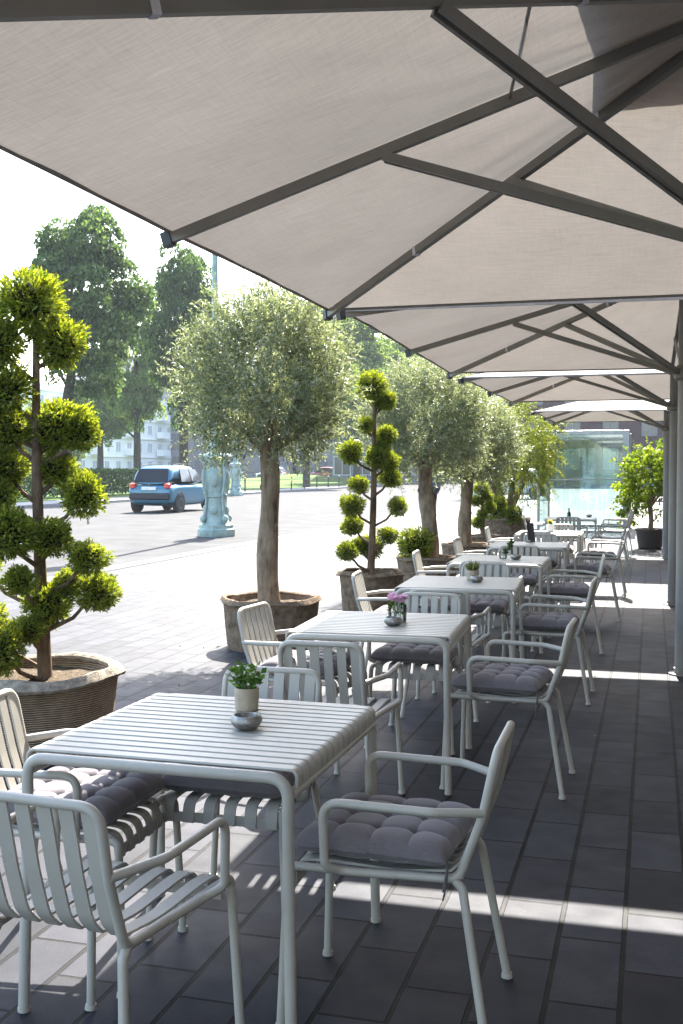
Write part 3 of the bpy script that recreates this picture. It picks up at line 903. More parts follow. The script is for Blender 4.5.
def citrus_pot(x, y):
    t = thing('planter', 'smooth dark brown round pot of the citrus tree beside the poles', 'planter', (x, y, 0), 0, 'planters along the terrace edge')
    p = MB(); p.lathe([(.21, 0), (.225, .01), (.275, .34), (.30, .345), (.30, .39), (.27, .39), (.262, .34), (.001, .335)], 32); p.build('pot', simple('dark_brown_plastic', (.035, .027, .022), .55), t)
    s = MB(); s.lathe([(.262, .33), (.262, .345), (.001, .355)], 24); s.build('soil', M['soil'], t)
citrus_pot(-.02, 22.4)

# ------------------------------------------------------------------ topiary
def ball_mesh(name, seed, n=1700):
    rng = np.random.default_rng(seed)
    d = unit(rng, n); st = rng.uniform(.45, .92, n)**.7
    lump = 1+.16*np.sin(3.1*d[:, 0]*2+seed)*np.sin(2.7*d[:, 1]*2+1)+.11*np.sin(4*d[:, 2]+seed*2)
    base = d*(st*lump)[:, None]
    sd_ = d+np.array([0, 0, .22])+rng.normal(size=(n, 3))*.26; sd_ /= np.linalg.norm(sd_, axis=1, keepdims=True)
    ln = rng.uniform(.13, .25, n)*np.where(rng.random(n) < .16, rng.uniform(1.3, 2.1, n), 1)
    side = np.cross(sd_, unit(rng, n)); side /= np.linalg.norm(side, axis=1, keepdims=True)
    P = [base]; D = [sd_]; L = [ln]
    for f, a in ((.15, .75), (.15, -.75), (.42, .65), (.42, -.65), (.66, .5), (.66, -.5)):
        P.append(base+sd_*(ln*f)[:, None]); D.append(sd_*math.cos(a)+side*math.sin(a)); L.append(ln*(.52-.25*f))
    P = np.concatenate(P); D = np.concatenate(D); L = np.concatenate(L)
    o = leaf_mesh(name, P, D, L, np.clip(L*.36, .025, .08), M['thuja_leaf'], rng, .04, None, core_quads(.60, rng), M['dark_core'])
    # the dark core inside makes the middle of the ball look shaded
    return o
BALLS = [ball_mesh('foliage_ball', s) for s in (21, 22, 23)]
def make_topiary(x, y, zb, zt, label, lean, balls, trunk_r, seed):
    """balls: (dx, z, r) in metres across the view and height"""
    t = thing('cloud_pruned_conifer', label, 'conifer', (x, y, 0), 0, 'cloud-pruned conifers in planters')
    rd = random.Random(seed)
    tr = MB(); pts = []; rad = []
    for i in range(9):
        s = i/8; pts.append((lean*s+.012*math.sin(5*s+seed), .01*math.sin(7*s), zb+(zt-zb)*s)); rad.append(trunk_r*(1-.62*s))
    tr.taper(pts, rad, 9); tr.build('trunk', M['bark_dark'], t)
    c, s_ = math.cos(.40), math.sin(.40)
    for k, (dx, z, r) in enumerate(balls):
        dep = rd.uniform(-.5, .5)*(zt-z)*.28
        bx, by = dx*c-dep*s_, dx*s_+dep*c
        bl = part_copy(BALLS[k % 3], t, (bx, by, z), (r*rd.uniform(.95, 1.14), r*rd.uniform(.95, 1.14), r*rd.uniform(.82, 1.02)), (rd.uniform(-.3, .3), rd.uniform(-.3, .3), rd.uniform(0, 6)))
        if abs(dx)+abs(dep) > .06:
            zz = max(zb+.05, z-.45*math.hypot(bx, by)-.06-r*.3); f = (zz-zb)/(zt-zb)
            b = MB(); b.taper([(lean*f, 0, zz), (bx*.55, by*.55, zz+.35*(z-zz)), (bx*.95, by*.95, z-r*.15)], [trunk_r*.36, trunk_r*.28, trunk_r*.18], 6)
            b.build('branch', M['bark_dark'], t)
def px_balls(lst, cx, cy0, mpp): return [((u-cx)*mpp, 1.55+(468-v)*mpp, r*mpp*.92) for u, v, r in lst]
B1 = [(36, 302, 35), (64, 341, 27), (5, 343, 27), (12, 388, 27), (10, 428, 25), (60, 424, 34), (84, 430, 22), (7, 467, 23), (58, 468, 21), (86, 494, 24), (2, 495, 22),
      (17, 531, 29), (57, 536, 23), (93, 556, 20), (99, 592, 24), (72, 582, 16), (50, 605, 27), (28, 577, 17), (10, 640, 27), (33, 628, 17), (-25, 560, 26), (-28, 470, 27), (-22, 620, 25), (-20, 400, 24)]
make_topiary(-3.235, 5.40, .30, 2.45, 'large bright green cloud-pruned conifer in the woven planter at left', -.05, px_balls(B1, 47, 0, .00548), .043, 3)
B2 = [(370, 385, 15), (385, 399, 10), (385, 433, 12), (363, 424, 9), (348, 451, 13), (378, 401, 9), (376, 457, 14), (388, 460, 11), (390, 477, 13), (358, 484, 11), (349, 504, 12), (352, 525, 12), (394, 505, 10), (385, 534, 11), (343, 549, 12), (371, 547, 14), (360, 545, 9), (380, 445, 9)]
make_topiary(-2.93, 11.60, .30, 2.55, 'slimmer cloud-pruned conifer standing between the two olive trees', .03, px_balls(B2, 370, 0, .01083), .045, 5)
B3 = [(478, 487, 8), (473, 499, 7), (486, 505, 7), (478, 512, 6), (474, 520, 7), (484, 494, 6)]
make_topiary(-2.86, 19.3, .3, 1.5, 'thin cloud-pruned conifer behind the third olive tree', 0, px_balls(B3, 480, 0, .0179), .035, 7)
for b in BALLS: bpy.data.objects.remove(b)
def small_shrub(x, y, z, r, label):
    o = ball_mesh('small_conifer_shrub', 31, 1500); o.location = (x, y, z); o.scale = (r, r, r*.9)
    tag(o, label, 'shrub')
small_shrub(-2.95, 14.0, .56, .24, 'small round golden shrub at the foot of the second olive')
small_shrub(-2.95, 21.5, .80, .26, 'round bright green shrub under the spreading tree, upper of two')
small_shrub(-2.60, 21.4, .66, .20, 'round bright green shrub under the spreading tree, lower of two')

# ------------------------------------------------------------------ olives and other small trees
def olive_crown(seed, n_tw=2700, leaves=19, rad=(.80, .80, .80), L=(.032, .052), W=(.009, .014), mat=None, droop=0.0, tw=(.14, .30), flat=-.88, name='crown'):
    rng = np.random.default_rng(seed)
    P = []; D = []
    d = unit(rng, n_tw*2); d = d[d[:, 2] > flat][:n_tw]; n = len(d)
    lump = 1+.10*np.sin(5*d[:, 0]+seed)*np.sin(4*d[:, 1]+2)+.08*np.sin(7*d[:, 2]+3*d[:, 0])+rng.normal(size=n)*.05
    rr = rng.uniform(.25, 1, n)**.55*.88*lump
    # clusters: twigs gather into clumps
    cl = unit(rng, 60)[:, :]; cl = cl*rng.uniform(.5, .95, (60, 1))
    start = d*rr[:, None]
    idx = np.argmin(((start[:, None, :]-cl[None])**2).sum(-1), 1)
    start = start*.82+cl[idx]*.18
    dr = d*.7+np.array([0, 0, .45-droop])+rng.normal(size=(n, 3))*.55
    dr /= np.linalg.norm(dr, axis=1, keepdims=True)
    ln = rng.uniform(tw[0], tw[1], n)/rad[0]
    for q in range(leaves):
        u = (q+.5)/leaves
        p = start+dr*(ln*u)[:, None]+np.array([0, 0, -droop*.25])*(ln*u**2)[:, None]
        dd = dr*.55+rng.normal(size=(n, 3))*.55+np.array([0, 0, -droop*.6])
        P.append(p); D.append(dd)
    P = np.concatenate(P)*np.array(rad); D = np.concatenate(D)
    m = len(P)
    return leaf_mesh(name, P, D, rng.uniform(L[0], L[1], m), rng.uniform(W[0], W[1], m), mat or M['olive_leaf'], rng, .07)
def make_olive(x, y, label, crown, cz, zb, tr_r, seed, lean=(0, 0), scale=(1, 1, 1)):
    t = thing('olive_tree', label, 'olive tree', (x, y, 0), 0, 'olive trees along the terrace edge')
    rd = random.Random(seed)
    tr = MB(); pts = []; rad = []
    zf = cz-.55
    for i in range(13):
        s = i/12
        pts.append((lean[0]*s+.018*math.sin(6*s+seed), lean[1]*s+.015*math.cos(5*s+seed), zb+(zf-zb)*s))
        rad.append(tr_r*(1.12-.30*s+.12*abs(s-.5)+.06*math.sin(13*s+seed)))
    tr.taper(pts, rad, 14)
    kb = MB()
    tr.ellipsoid((pts[6][0]+tr_r*.75, pts[6][1]-.02, pts[6][2]), (tr_r*.35, tr_r*.4, tr_r*.5))
    tr.ellipsoid((pts[9][0]-tr_r*.6, pts[9][1]-.03, pts[9][2]), (tr_r*.4, tr_r*.4, tr_r*.4))
    tr.build('trunk', M['bark_olive'], t)
    top = Vector(pts[-1])
    for k in range(9):
        a = 2*PI*k/9+rd.uniform(-.3, .3); el = rd.uniform(.35, 1.2); ln = rd.uniform(.5, .75)*scale[0]
        dv = Vector((math.cos(a)*math.cos(el), math.sin(a)*math.cos(el), math.sin(el)))
        b = MB(); b.taper([top-Vector((0, 0, .05)), top+dv*ln*.4+Vector((0, 0, .02)), top+dv*ln*.75+Vector((rd.uniform(-.05, .05), rd.uniform(-.05, .05), .05)), top+dv*ln], [tr_r*.55, tr_r*.4, tr_r*.25, tr_r*.08], 7)
        b.build('branch', M['bark_olive'], t)
    c = part_copy(crown, t, (lean[0], lean[1], cz), scale, (0, 0, rd.uniform(0, 6)))
    return t
OC = [olive_crown(41), olive_crown(42)]
make_olive(-3.19, 9.02, 'nearest grey green olive tree with a thick pale trunk in burlap planter', OC[0], 2.30, .34, .088, 3, (-.02, 0), (.99, .99, 1.10))
make_olive(-2.80, 14.2, 'second olive tree in the row, behind the slimmer cloud-pruned conifer', OC[1], 2.14, .32, .105, 6, (-.05, 0), (1.12, 1.12, 1.08))
make_olive(-2.80, 17.1, 'third olive tree in the row, pale straight trunk above white chairs', OC[0], 1.98, .30, .10, 9, (0, 0), (1.14, 1.14, 1.05))
for c in OC: bpy.data.objects.remove(c)
def spread_tree(x, y):
    t = thing('spreading_tree', 'light green spreading tree with several crooked stems in the tall planter', 'tree', (x, y, 0))
    for k, (a, l) in enumerate(((.2, .75), (2.3, .7), (3.6, .8), (5.2, .65))):
        b = MB(); dx, dy = math.cos(a), math.sin(a)
        b.taper([(0, 0, .45), (dx*.12, dy*.12, .85), (dx*.30, dy*.3, 1.25), (dx*.42, dy*.4, 1.75)], [.075, .06, .05, .02], 8); b.build('stem', M['bark_olive'], t)
    c = olive_crown(51, 850, 22, (.98, .98, 1.05), (.055, .09), (.014, .022), M['weep_leaf'], .9, (.25, .5), -.9); c.parent = t; c.location = (.12, 0, 2.02)
spread_tree(-2.75, 21.8)
def citrus(x, y):
    t = thing('citrus_tree', 'bright yellow green citrus tree in the dark pot beside the poles', 'tree', (x, y, 0))
    b = MB(); b.taper([(0, 0, .30), (.02, 0, .55), (-.01, .01, .85), (.02, 0, 1.2)], [.05, .045, .05, .03], 9); b.build('trunk', M['bark_olive'], t)
    for k in range(6):
        a = k*1.05; q = MB(); q.taper([(0, 0, .8), (.2*math.cos(a), .2*math.sin(a), 1.1), (.42*math.cos(a), .42*math.sin(a), 1.35)], [.03, .02, .008], 6); q.build('branch', M['bark_olive'], t)
    c = olive_crown(61, 330, 11, (.60, .60, .72), (.065, .11), (.035, .055), M['citrus_leaf'], .35, (.15, .32), -.85); c.parent = t; c.location = (0, 0, 1.33)
    d = olive_crown(62, 40, 10, (.18, .18, .28), (.065, .10), (.035, .05), M['citrus_leaf'], .5, (.12, .2), -.9, 'low_foliage'); d.parent = t; d.location = (-.42, -.1, .72)
citrus(-.02, 22.4)

# ------------------------------------------------------------------ street trees
def street_crown(seed, mat, rx=4.2, rz=6.0, clumps=125, per=360, size=(.17, .29)):
    rng = np.random.default_rng(seed)
    d = unit(rng, clumps); rr = rng.uniform(.35, 1, clumps)**.5
    prof = 1-.16*np.clip(d[:, 2], 0, 1)+.12*np.sin(4*d[:, 0]+seed)*np.sin(3*d[:, 1]+1)+.08*np.sin(6*d[:, 2]+seed)
    C = d*rr[:, None]*prof[:, None]*np.array([rx, rx, rz])*.86
    P = []; D = []
    for k in range(clumps):
        s = rng.uniform(.6, 1.35)
        v = unit(rng, per); v[:, 2] = np.where(v[:, 2] < -.35, -v[:, 2], v[:, 2])
        q = v*rng.uniform(.55, 1, (per, 1))**.5*np.array([s, s, s*.7])
        P.append(C[k]+q); D.append(v*.7+np.array([0, 0, -.55])+rng.normal(size=(per, 3))*.45)
    P = np.concatenate(P); D = np.concatenate(D); m = len(P)
    return leaf_mesh('crown', P, D, rng.uniform(size[0], size[1], m), rng.uniform(size[0]*.7, size[1]*.75, m), mat, rng, .12)
SCR = [street_crown(71, M['dark_leaf']), street_crown(72, M['linden_leaf']), street_crown(73, M['linden_leaf'], 4.6, 5.2)]
TREE_G = 'street trees beyond the road'
def street_tree(x, y, h, cr, sc, rz, label, bare=3.2, tr=.27, ox=0):
    t = thing('street_tree', label, 'tree', (x, y, .1), 0, TREE_G)
    b = MB(); b.taper([(0, 0, -.1), (.03, 0, bare), (-.05+ox*.6, .05, h*.55), (ox, 0, h*.85)], [tr*1.15, tr, tr*.6, tr*.15], 10); b.build('trunk', M['bark_street'], t)
    rd = random.Random(int(x*7+y*3))
    lm = MB()
    for k in range(8):
        a = rd.uniform(0, 6.28); z = rd.uniform(bare, h*.6); l = rd.uniform(1.5, 3.0)
        lm.taper([(0, 0, z), (math.cos(a)*l*.5, math.sin(a)*l*.5, z+l*.35), (math.cos(a)*l, math.sin(a)*l, z+l*.8)], [tr*.4, tr*.25, tr*.08], 6)
    lm.build('limbs', M['bark_street'], t)
    hc = h-bare+.6
    part_copy(SCR[cr], t, (ox, 0, bare-.6+hc*.5), (sc, sc, hc/2/6.0), (0, 0, rz))
TR = [(-28.2, 49.3, 15.4, 0, .74, .3, 'big dark green street tree behind the large conifer at left', 4.6, .27, 1.2),
      (-28.0, 63.2, 16.4, 0, .62, 1.9, 'big dark street tree beside the lamp pole, dark trunk right of the car', 4.6),
      (-38.0, 77.0, 16.0, 1, .66, 3.3, 'light green tree showing between the two big dark street trees', 3.4),
      (-26.6, 84.0, 14.5, 1, 1.0, 2.5, 'light green street tree with its trunk among the fence posts', 3.8),
      (-27.5, 103, 17, 1, 1.1, .9, 'fourth light green street tree along the lawn, past the fence', 3.4),
      (-27.5, 121, 17, 2, 1.1, 4.0, 'fifth light green street tree along the lawn', 3.4),
      (-27, 139, 17.5, 1, 1.15, 5.0, 'sixth pale street tree along the lawn', 3.4),
      (-26.5, 158, 18, 2, 1.15, 2.2, 'seventh pale street tree along the lawn, seen over olive crowns', 3.4),
      (-26, 180, 15, 1, 1.2, 3.2, 'last pale hazy street tree along the lawn', 3.4),
      (-30, 112, 18, 2, 1.1, 1.3, 'tall hazy street tree showing over the crown between two olives', 3.4),
      (-30, 131, 18.5, 1, 1.1, 2.3, 'tall pale street tree under the edge of the second parasol', 3.4),
      (-58, 98, 9.5, 2, .95, 1.1, 'round bluish hazy tree in front of the white apartment block', 1.6),
      (-64, 104, 6.0, 1, .45, .5, 'thin young hazy tree before the white apartment block', 1.8),
      (-63, 110, 6.8, 2, .5, .2, 'small pale tree beside the round bluish tree', 1.6),
      (-47, 88, 12, 1, .9, .8, 'hazy tree standing behind the lamp pole across the lawn', 3.0),
      (-46, 112, 14, 2, 1.0, 2.8, 'hazy tree behind the fenced lawn, left of the olive trunk', 3.5),
      (-46, 140, 14, 1, 1.1, 1.8, 'hazy tree far across the lawn over the parked white cars', 3.5)]
for a in TR: street_tree(*a)
for c in SCR: bpy.data.objects.remove(c)

def hedge(x0, x1, y0, y1, h, label, seed):
    t = thing('hedge', label, 'hedge', ((x0+x1)/2, (y0+y1)/2, .1), 0, 'clipped hedges on the lawn')
    rng = np.random.default_rng(seed); a, b = (x1-x0)/2, (y1-y0)/2
    n = int(900*(y1-y0))
    P = np.stack([rng.uniform(-a, a, n), rng.uniform(-b, b, n), rng.uniform(.1, h, n)], 1)
    # push most leaves to the surface
    ax = rng.integers(0, 3, n)
    P[ax == 0, 0] = np.sign(P[ax == 0, 0])*a*rng.uniform(.88, 1.06, (ax == 0).sum())
    P[ax == 1, 2] = h*rng.uniform(.9, 1.05, (ax == 1).sum())
    leaf_mesh('foliage', P, unit(rng, n)+np.array([0, 0, .3]), rng.uniform(.10, .17, n), rng.uniform(.07, .12, n), M['hedge_leaf'], rng, .1, t)
    s = MB()
    for k in range(int((y1-y0)/1.2)):
        y = -b+.6+k*1.2; s.tube([(0, y, 0), (.05, y, h*.7)], .03, 6)
    s.build('stems', M['bark_dark'], t)
hedge(-29.8, -28.4, 44.5, 61.0, 1.35, 'clipped dark green hedge behind the blue car', 4)
hedge(-31.0, -29.6, 26.0, 40.5, 1.0, 'clipped hedge seen through the large conifer at left edge', 5)

# ------------------------------------------------------------------ fence along the kerb
def fence():
    t = thing('kerb_fence', 'row of short black iron posts with a thin rail beside the lawn', 'fence', (-24.75, 0, .105))
    ys = [56+3.1*k for k in range(14)]
    for y in ys:
        p = MB(); p.lathe([(.05, 0), (.05, .84), (.065, .85), (.06, .90), (.001, .93)], 10, 0, y); p.build('post', M['iron'], t)
    r = MB(); r.tube([(0, ys[0], .72), (0, ys[-1], .72)], .018, 6); r.tube([(0, ys[0], .30), (0, ys[-1], .30)], .014, 6); r.build('rail', M['iron'], t)
fence()

# ------------------------------------------------------------------ lamp posts with ornate bases
def make_lamp():
    t = thing('ornate_lamp_post', 'x', 'lamp post')
    v = M['verdigris']
    p = MB(); p.lathe([(.43, 0), (.44, .02), (.44, .17), (.42, .19), (.40, .20), (.40, .27), (.36, .30), (.34, .31)], 8); p.build('plinth', v, t, True, 25)
    b = MB()
    b.lathe([(.335, .31), (.30, .36), (.275, .50), (.25, .70), (.235, .86), (.235, .90), (.265, .92), (.265, .97), (.24, 1.0), (.25, 1.1), (.285, 1.3), (.30, 1.45), (.275, 1.56), (.25, 1.62), (.30, 1.68), (.36, 1.80), (.37, 1.86), (.34, 1.90), (.20, 1.93), (.14, 2.0), (.11, 2.3), (.10, 2.5), (.125, 2.52), (.125, 2.6), (.085, 2.64)], 16)
    b.build('column_base', v, t, True, 35)
    for k in range(4):
        a = PI/4+k*PI/2
        s = MB(); c, sn = math.cos(a), math.sin(a)
        prof = [(.36, .32), (.35, .42), (.29, .62), (.265, .85), (.28, 1.0), (.33, 1.12), (.36, 1.35), (.345, 1.5), (.31, 1.62), (.35, 1.72), (.41, 1.80), (.43, 1.87), (.38, 1.90)]
        s.tube([(q*c, q*sn, z) for q, z in prof], .035, 8, [1.2, 1, .8, .9, 1.2, 1.1, 1, .9, .8, 1, 1.1, 1.2, .9])
        s.ellipsoid((.40*c, .40*sn, 1.84), (.07, .07, .07)); s.ellipsoid((.36*c, .36*sn, .42), (.075, .075, .09)); s.ellipsoid((.29*c, .29*sn, 1.0), (.05, .05, .05))
        s.build('scroll', v, t)
        a2 = k*PI/2
        c, sn = math.cos(a2), math.sin(a2)
        for rad_, zz, e0, e1, hz_ in ((.27, 1.34, .06, .05, .20), (.27, .62, .035, .06, .10), (.30, 1.74, .04, .07, .06)):
            q = MB(); q.ellipsoid((rad_*c, rad_*sn, zz), (e0+e1*abs(sn), e0+e1*abs(c), hz_)); q.build('medallion', v, t)
    s = MB(); s.tube([(0, 0, 2.6), (0, 0, 8.2)], .082, 14, [1, .78]); s.build('shaft', v, t)
    l = MB(); l.lathe([(.07, 8.2), (.20, 8.3), (.24, 8.7), (.22, 8.75)], 8); l.build('lantern', M['white_trim'], t, True, 20)
    c = MB(); c.lathe([(.27, 8.75), (.16, 8.95), (.05, 9.05), (.03, 9.25), (.001, 9.3)], 8); c.build('lantern_roof', v, t, True, 20)
    return t
lamp0 = make_lamp()
lamp0.location = (-9.72, 23.75, -.008); lamp0['label'] = 'ornate pale green lamp post on a stout cast base beside the blue car'; lamp0['group'] = 'ornate pale green lamp posts'
lamp0.rotation_euler = (0, 0, .2)
dup(lamp0, (-23.5, 60.5, -.008), .1, 'second pale green lamp post, farther, just left of the olive trunk')
dup(lamp0, (-9.9, 62, -.008), .3, 'distant pale green lamp post hidden among the olive crowns')

# ------------------------------------------------------------------ cars
def smooth_car(o):
    m = o.modifiers.new('subsurf', 'SUBSURF'); m.levels = 1; m.render_levels = 2
    return o
def make_car(name, label, paint, loc, rz, scale=1.0, group=None, L=3.75, Wd=1.68, H=1.60):
    t = thing(name, label, 'car', loc, rz, group); t.scale = (scale,)*3
    h = Wd/2
    # cross sections along y (front +): y, floor z, belt z, half width low, half width belt
    sec = [(-L/2, .42, .80, .70, .72), (-L/2+.06, .30, .92, .78, .79), (-L/2+.35, .22, .98, .82, .83), (-L/2+.9, .20, 1.0, .84, .83), (0, .20, .99, .84, .83), (.75, .20, .97, .84, .82), (1.05, .21, .95, .84, .80), (L/2-.45, .22, .88, .83, .77), (L/2-.12, .26, .78, .78, .70), (L/2, .36, .66, .66, .62)]
    b = MB(); vs = []; k = 10
    for y, z0, z1, w0, w1 in sec:
        m_ = (z0+z1)/2
        ring = [(-w0*.80, z0), (-w0*.97, z0+.08), (-w0, m_-.05), (-w1*1.005, z1-.14), (-w1*.94, z1), (w1*.94, z1), (w1*1.005, z1-.14), (w0, m_-.05), (w0*.97, z0+.08), (w0*.80, z0)]
        vs += [(x, y, z) for x, z in ring]
    fs = [(i*k+j, (i+1)*k+j, (i+1)*k+(j+1) % k, i*k+(j+1) % k) for i in range(len(sec)-1) for j in range(k)]
    fs += [tuple(range(k)), tuple((len(sec)-1)*k+j for j in range(k-1, -1, -1))]
    b.add(vs, fs); smooth_car(b.build('body', paint, t, True, 180))
    # cabin
    cs = [(-L/2+.10, .95, .74, .955, .70), (-L/2+.40, .97, .77, 1.50, .62), (-L/2+.62, .98, .78, 1.575, .60), (-.30, .985, .78, H, .60), (.25, .97, .775, H-.02, .59), (.52, .955, .77, 1.50, .585), (1.12, .93, .74, .96, .70)]
    c = MB(); vs = []; k = 6
    for y, z0, w0, z1, w1 in cs: vs += [(-w0, y, z0), (-w1-.02, y, z1-.05), (-w1+.08, y, z1), (w1-.08, y, z1), (w1+.02, y, z1-.05), (w0, y, z0)]
    fs = [(i*k+j, (i+1)*k+j, (i+1)*k+(j+1) % k, i*k+(j+1) % k) for i in range(len(cs)-1) for j in range(k)]
    fs += [tuple(range(k)), tuple((len(cs)-1)*k+j for j in range(k-1, -1, -1))]
    c.add(vs, fs); smooth_car(c.build('cabin', paint, t, True, 180))
    gl = M['car_glass']
    rw = MB()
    p = [(-.60, -L/2+.145, 1.02), (.60, -L/2+.145, 1.02), (.53, -L/2+.375, 1.46), (-.53, -L/2+.375, 1.46)]
    o = Vector((0, -.03, .012)); q = [Vector(a)+o for a in p]; q2 = [Vector(a)-o for a in p]
    rw.add(q+q2, [(0, 1, 2, 3), (7, 6, 5, 4), (0, 4, 5, 1), (1, 5, 6, 2), (2, 6, 7, 3), (3, 7, 4, 0)]); rw.build('rear_window', gl, t, False)
    ws = MB(); p = [(-.66, 1.06, 1.0), (.66, 1.06, 1.0), (.54, .56, 1.47), (-.54, .56, 1.47)]; o = Vector((0, .03, .03)); q = [Vector(a)+o for a in p]; q2 = [Vector(a)-o for a in p]
    ws.add(q+q2, [(3, 2, 1, 0), (4, 5, 6, 7), (1, 5, 4, 0), (2, 6, 5, 1), (3, 7, 6, 2), (0, 4, 7, 3)]); ws.build('windscreen', gl, t, False)
    for s in (-1, 1):
        for (ya, yb, yc, yd) in ((-1.02, -.18, -.18, -.86), (-.12, .82, .40, -.12)):
            w_ = MB(); p = [(s*.786, ya, 1.03), (s*.78, yb, 1.03), (s*.632, yc, 1.46), (s*.628, yd, 1.46)]
            o = Vector((s*.014, 0, .004)); q = [Vector(a)+o for a in p]; q2 = [Vector(a)-o*2 for a in p]
            w_.add(q+q2, [(0, 1, 2, 3), (7, 6, 5, 4), (0, 4, 5, 1), (1, 5, 6, 2), (2, 6, 7, 3), (3, 7, 4, 0)]); w_.build('side_window', gl, t, False)
        tl = MB(); tl.box(s*.625-.10, s*.625+.10, -L/2-.012, -L/2+.22, .80, 1.0, .035); tl.build('tail_light', M['lamp_red'], t)
        hl = MB(); hl.box(s*.58-.14, s*.58+.12, L/2-.22, L/2-.03, .60, .76, .03); hl.build('headlight', M['white_trim'], t)
        mr = MB(); mr.ellipsoid((s*.93, .62, 1.06), (.10, .06, .075), 10, 8); mr.tube([(s*.80, .64, 1.02), (s*.90, .63, 1.05)], .02, 6); mr.build('wing_mirror', M['car_black'], t)
        for yw in (-1.20, 1.22):
            ar = MB(); ar.lathe([(.355, -.06), (.365, 0), (.355, .03)], 24)
            ar.v = [(s*(h-.03)+zz*s, yw+xx, .33+yy) for xx, yy, zz in ar.v]; ar.build('wheel_arch', M['car_black'], t)
            wh = MB(); wh.lathe([(.19, -.10), (.29, -.10), (.315, -.07), (.315, .07), (.29, .10), (.19, .10)], 28)
            wh.v = [(s*(h-.09)+zz*s, yw+xx, .315+yy) for xx, yy, zz in wh.v]; wo = wh.build('wheel', M['tyre'], t)
            rm = MB(); rm.lathe([(.20, .05), (.20, .098), (.17, .104), (.06, .085), (.001, .088)], 20)
            rm.v = [(s*(h-.09)+zz*s, yw+xx, .315+yy) for xx, yy, zz in rm.v]; rm.build('rim', M['rim'], wo)
    bp = MB(); bp.box(-.74, .74, -L/2-.05, -L/2+.12, .44, .66, .04); bp.build('bumper', M['car_black'], t)
    np_ = MB(); np_.box(-.26, .26, -L/2-.045, -L/2+.02, .76, .87, .006); np_.build('number_plate', M['plate'], t)
    rf = MB()
    for s in (-1, 1): rf.tube([(s*.54, -1.2, 1.59), (s*.54, -.6, 1.635), (s*.54, .2, 1.63), (s*.54, .42, 1.575)], .016, 6)
    rf.build('roof_rail', M['car_black'], t)
    bd = MB(); bd.lathe([(.055, 0), (.055, .012), (.001, .014)], 16); bd.v = [(x, -L/2-.005-z+.015, .93+y) for x, y, z in bd.v]; bd.build('badge', M['rim'], t)
    return t
make_car('parked_hatchback', 'light blue small hatchback driving off on the road, red tail lights facing us', M['car_blue'], (-17.2, 37.8, -.008), .0, 1.07)
PG = 'cars parked in the distance'
for k, (x, y, r_, mat, lab) in enumerate([
    (-50, 142, 1.4, 'car_white', 'distant white car parked beyond the lawn, right of the olive trunk'),
    (-44, 147, 1.5, 'car_red', 'distant dark red car parked between two white cars beyond the lawn'),
    (-40, 150, 1.4, 'car_white', 'distant white car parked beyond the lawn nearest the conifer'),
    (.7, 56, 1.45, 'car_dark', 'dark blue car parked behind the citrus tree'),
    (-7.0, 58, 1.6, 'car_white', 'white car seen through the glass enclosure'),
    (3.6, 57, 1.5, 'car_white', 'white car parked behind the parasol poles')]):
    make_car('parked_car', lab, M[mat], (x, y, .11 if x < -30 else 0), r_, 1.0 if x > -30 else 1.1, PG)

# ------------------------------------------------------------------ glass enclosure
def glass_box():
    t = thing('glass_enclosure', 'tall greenish glass enclosure with grey frame at the end of the terrace', 'glass enclosure', (-1.65, 29.0, 0))
    st = simple('grey_aluminium', (.30, .31, .31), .4, .6)
    hw, dp, H = 1.05, 1.4, 2.5
    for x in (-hw, hw):
        for y in (-dp, dp):
            p = MB(); w_ = .07 if x > 0 else .03; p.box(x-w_, x+w_, y-.05, y+.05, 0, H, .006); p.build('post', st, t)
    for y in (-dp, dp):
        r = MB(); r.box(-hw+.075, hw-.075, y-.04, y+.04, H-.10, H, .006); r.box(-hw+.075, hw-.075, y-.04, y+.04, 0, .06, .006); r.build('rail', st, t)
    for x in (-hw, hw):
        r = MB(); r.box(x-.04, x+.04, -dp+.055, dp-.055, H-.10, H, .006); r.build('rail', st, t)
    n = 4
    for y in (-dp, dp):
        for k in range(n):
            a = -hw+.08+(2*hw-.16)*k/n; b = -hw+.08+(2*hw-.16)*(k+1)/n
            g = MB(); g.box(a+.008, b-.008, y-.006, y+.006, .065, H-.105); g.build('pane', M['glass'], t, False)
    for x in (-hw, hw):
        for k in range(2):
            a = -dp+.06+(2*dp-.12)*k/2; b = a+(2*dp-.12)/2
            g = MB(); g.box(x-.006, x+.006, a+.01, b-.01, .065, H-.105); g.build('pane', M['glass'], t, False)
    m = MB(); m.box(-hw+.08, hw-.08, -dp-.012, -dp+.012, 1.28, 1.31); m.build('transom', st, t, False)
    c = MB(); vs = []; q = 20
    for i in range(q+1):
        a = PI*i/q
        for z, s in ((.5, .55), (.8, .8), (1.3, .93), (2.1, .95)): vs.append((-.92*s*math.cos(a)*.98, -.3+1.1*s*math.sin(a)*.8-.3, z))
    c.add(vs, [(i*4+j, (i+1)*4+j, (i+1)*4+j+1, i*4+j+1) for i in range(q) for j in range(3)]); c.build('curved_pane', M['glass'], t)
    return t
glass_box()
def low_screen():
    t = thing('glass_screen', 'low clear glass windbreak left of the glass enclosure', 'glass screen', (-3.1, 28.2, 0))
    g = MB(); g.box(-.42, .35, -.008, .008, .04, 1.5); g.build('pane', M['glass'], t, False)
    f = MB(); f.box(-.45, .38, -.03, .03, 0, .038, .005); f.build('foot_rail', M['frame'], t)
low_screen()

